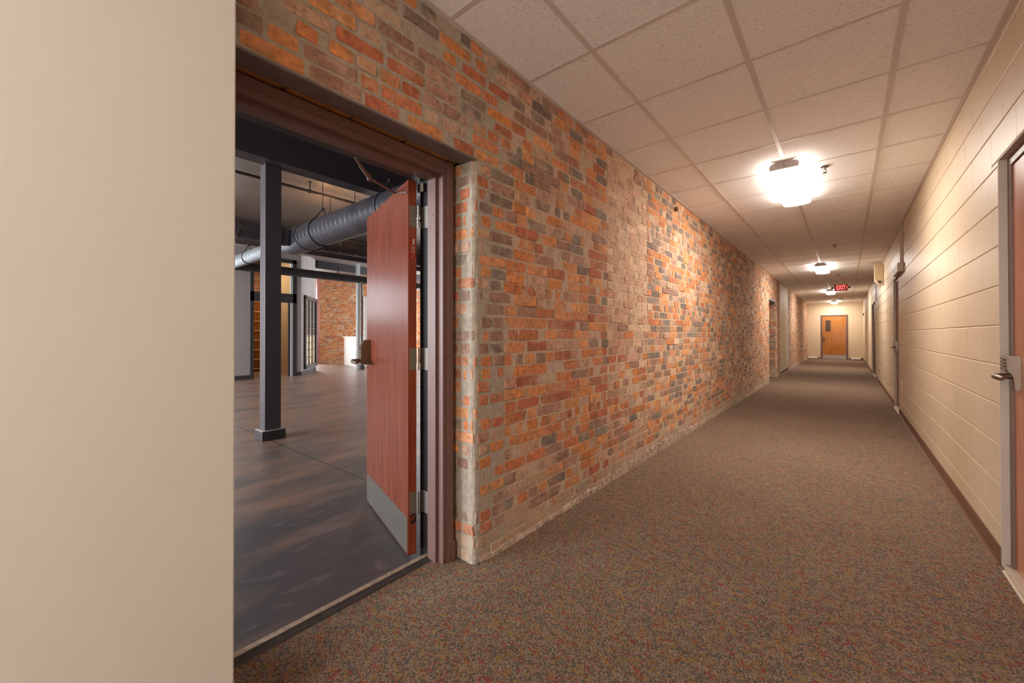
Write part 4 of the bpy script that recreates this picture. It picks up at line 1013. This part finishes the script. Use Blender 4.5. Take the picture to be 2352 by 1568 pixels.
nt.links.new(tr.outputs[0], ms.inputs[1]); nt.links.new(gs.outputs[0], ms.inputs[2]); nt.links.new(ms.outputs[0], mo_.inputs[0])
bm = BM(); quad(bm, (FX - 0.02, y0 + 0.08, 2.31), (FX - 0.02, y1 - 0.09, 2.31), (FX - 0.02, y1 - 0.09, 3.17), (FX - 0.02, y0 + 0.08, 3.17)); obj('transom_glass', bm, gm, t)
# inside the office
bm = BM(); box(bm, -15.4, FX - 0.1, 5.14, 5.2, 0, RC); box(bm, -15.4, FX - 0.1, 2.6, 2.66, 0, RC)
struct('wall_office_inner', bm, MT['beigewall'], 'tan side walls inside the lit office', 'wall')
obk, omo = ([], [], []), ([], [], [])
def opath(u, h): return (-15.3 + h, 2.66 + u)
bricks(obk, opath, 0, 2.5, 0, RC, lambda u: u, room_colour); mortar_strip(omo, opath, 0, 2.5, 0, RC, lambda u: u, lambda y, z: (200, 166, 130), du=0.4, dz=0.4)
ow = raw('wall_office_back', *omo, MT['mortar'], smooth=False); tag(ow, 'orange brick back wall of the lit office seen through the transom', 'wall', kind='structure'); raw('brick_facing', *obk, MT['brick'], ow)
t = thing('bookcase', 'honey wood bookcase with empty shelves inside the lit office', 'bookcase', (-14.6, 4.7, 0))
bm = BM(); box(bm, -14.92, -14.90, 4.28, 5.12, 0, 2.26); obj('back_panel', bm, MT['shelfwood'], t)
for a in (4.26, 5.10): bm = BM(); box(bm, -14.90, -14.5, a, a + 0.025, 0, 2.26); obj('side_panel', bm, MT['shelfwood'], t)
for k in range(8): bm = BM(); z = 0.06 + k * 0.305; box(bm, -14.90, -14.5, 4.285, 5.10, z, z + 0.028); obj('shelf', bm, MT['shelfwood'], t)
bm = BM(); box(bm, -14.9, -14.49, 4.26, 5.125, 2.20, 2.27); obj('cornice', bm, MT['redtrim'], t)
t = thing('office_light', 'lit panel lamp on the ceiling of the far office', 'ceiling light', (-13.4, 4.2, 3.5))
bm = BM(); box(bm, -14.0, -12.8, 3.9, 4.5, 3.50, RC, 0.01); obj('tray', bm, MT['whitemetal'], t)
bm = BM(); quad(bm, (-13.95, 3.95, 3.495), (-12.85, 3.95, 3.495), (-12.85, 4.45, 3.495), (-13.95, 4.45, 3.495)); obj('lens', bm, MT['officelamp'], t)
t = thing('light_switch', 'small white switch plate on the tan office wall', 'switch', (-12.75, 5.14, 0.5))
bm = BM(); box(bm, -12.80, -12.68, 5.128, 5.1395, 0.42, 0.60, 0.002); obj('plate', bm, MT['white'], t)

# far end of the room: bare brick wall, white bar, post and partition
D0 = Vector((-16.25, 7.62)); dd = Vector((0.5, 0.71)).normalized(); dn = Vector((dd.y, -dd.x))
rbk, rmo = ([], [], []), ([], [], [])
def rpath(u, h): q = D0 + dd * u + dn * h; return (q.x, q.y)
bricks(rbk, rpath, 0, 4.4, 0, RC, lambda u: u + 3, room_colour); mortar_strip(rmo, rpath, 0, 4.4, 0, RC, lambda u: u, lambda y, z: (206, 172, 136), du=0.4, dz=0.4)
rw = raw('wall_room_brick', *rmo, MT['mortar'], smooth=False); tag(rw, 'bright orange brick wall at the far end of the room', 'wall', kind='structure'); raw('brick_facing', *rbk, MT['brick'], rw)
bm = BM()
q = D0 - dd * 0.08; box(bm, q.x - 0.05, q.x + 0.05, q.y - 0.05, q.y + 0.07, 0, RC); struct('trim_8', bm, MT['redtrim'], 'red-brown edge post left of the far brick wall', 'trim')
E0 = Vector((-15.4, 8.18)); ev = (Vector((-13.2, 7.51)) - E0); EL = ev.length
t = thing('bar_counter', 'tall white counter in front of the far brick wall', 'counter', (E0.x, E0.y, 0), rotz=math.atan2(ev.y, ev.x))
bm = BM(); box(bm, 0, EL - 0.12, 0, 0.22, 0, 1.06, 0.004); obj('counter_body', bm, MT['white'], t, local=True)
bm = BM(); box(bm, -0.22, EL - 0.10, -0.04, 0.24, 1.06, 1.10, 0.006); obj('counter_top', bm, MT['white'], t, local=True)
bm = BM(); box(bm, -12.72, -12.60, 7.17, 7.255, 0, RC, 0.003)
struct('pillar', bm, MT['bluewhite'], 'pale slim post right of the white counter', 'pillar')
bm = BM(); tube(bm, [(-12.58, 7.305, 0.14), (-12.58, 7.305, 3.0)], 0.035, 14); po = obj('post_shaft', bm, MT['charcoal'])
po.name = 'steel_post'; tag(po, 'slim dark steel post between the pale post and the white partition', 'post')
bm = BM(); box(bm, -12.64, -12.52, 7.27, 7.36, 0, 0.14); o = obj('post_base', bm, MT['charcoal'], po)
bm = BM(); box(bm, -12.60, -12.50, 7.38, 9.2, 0.0, 2.46, 0.004); pn = obj('partition_panel', bm, MT['white']); tag(pn, 'white half-height partition beyond the steel post, beside the open door leaf', 'partition')
bm = BM(); box(bm, -12.498, -12.49, 7.38, 9.2, 0.0, 0.11); obj('baseboard', bm, MT['greypaint'], pn)
bm = BM(); box(bm, -13.6, -13.35, 6.185, 10.9, 3.34, RC, 0.0)
struct('trim_9', bm, MT['roomdark'], 'dark bulkhead under the ceiling before the far brick wall', 'bulkhead')
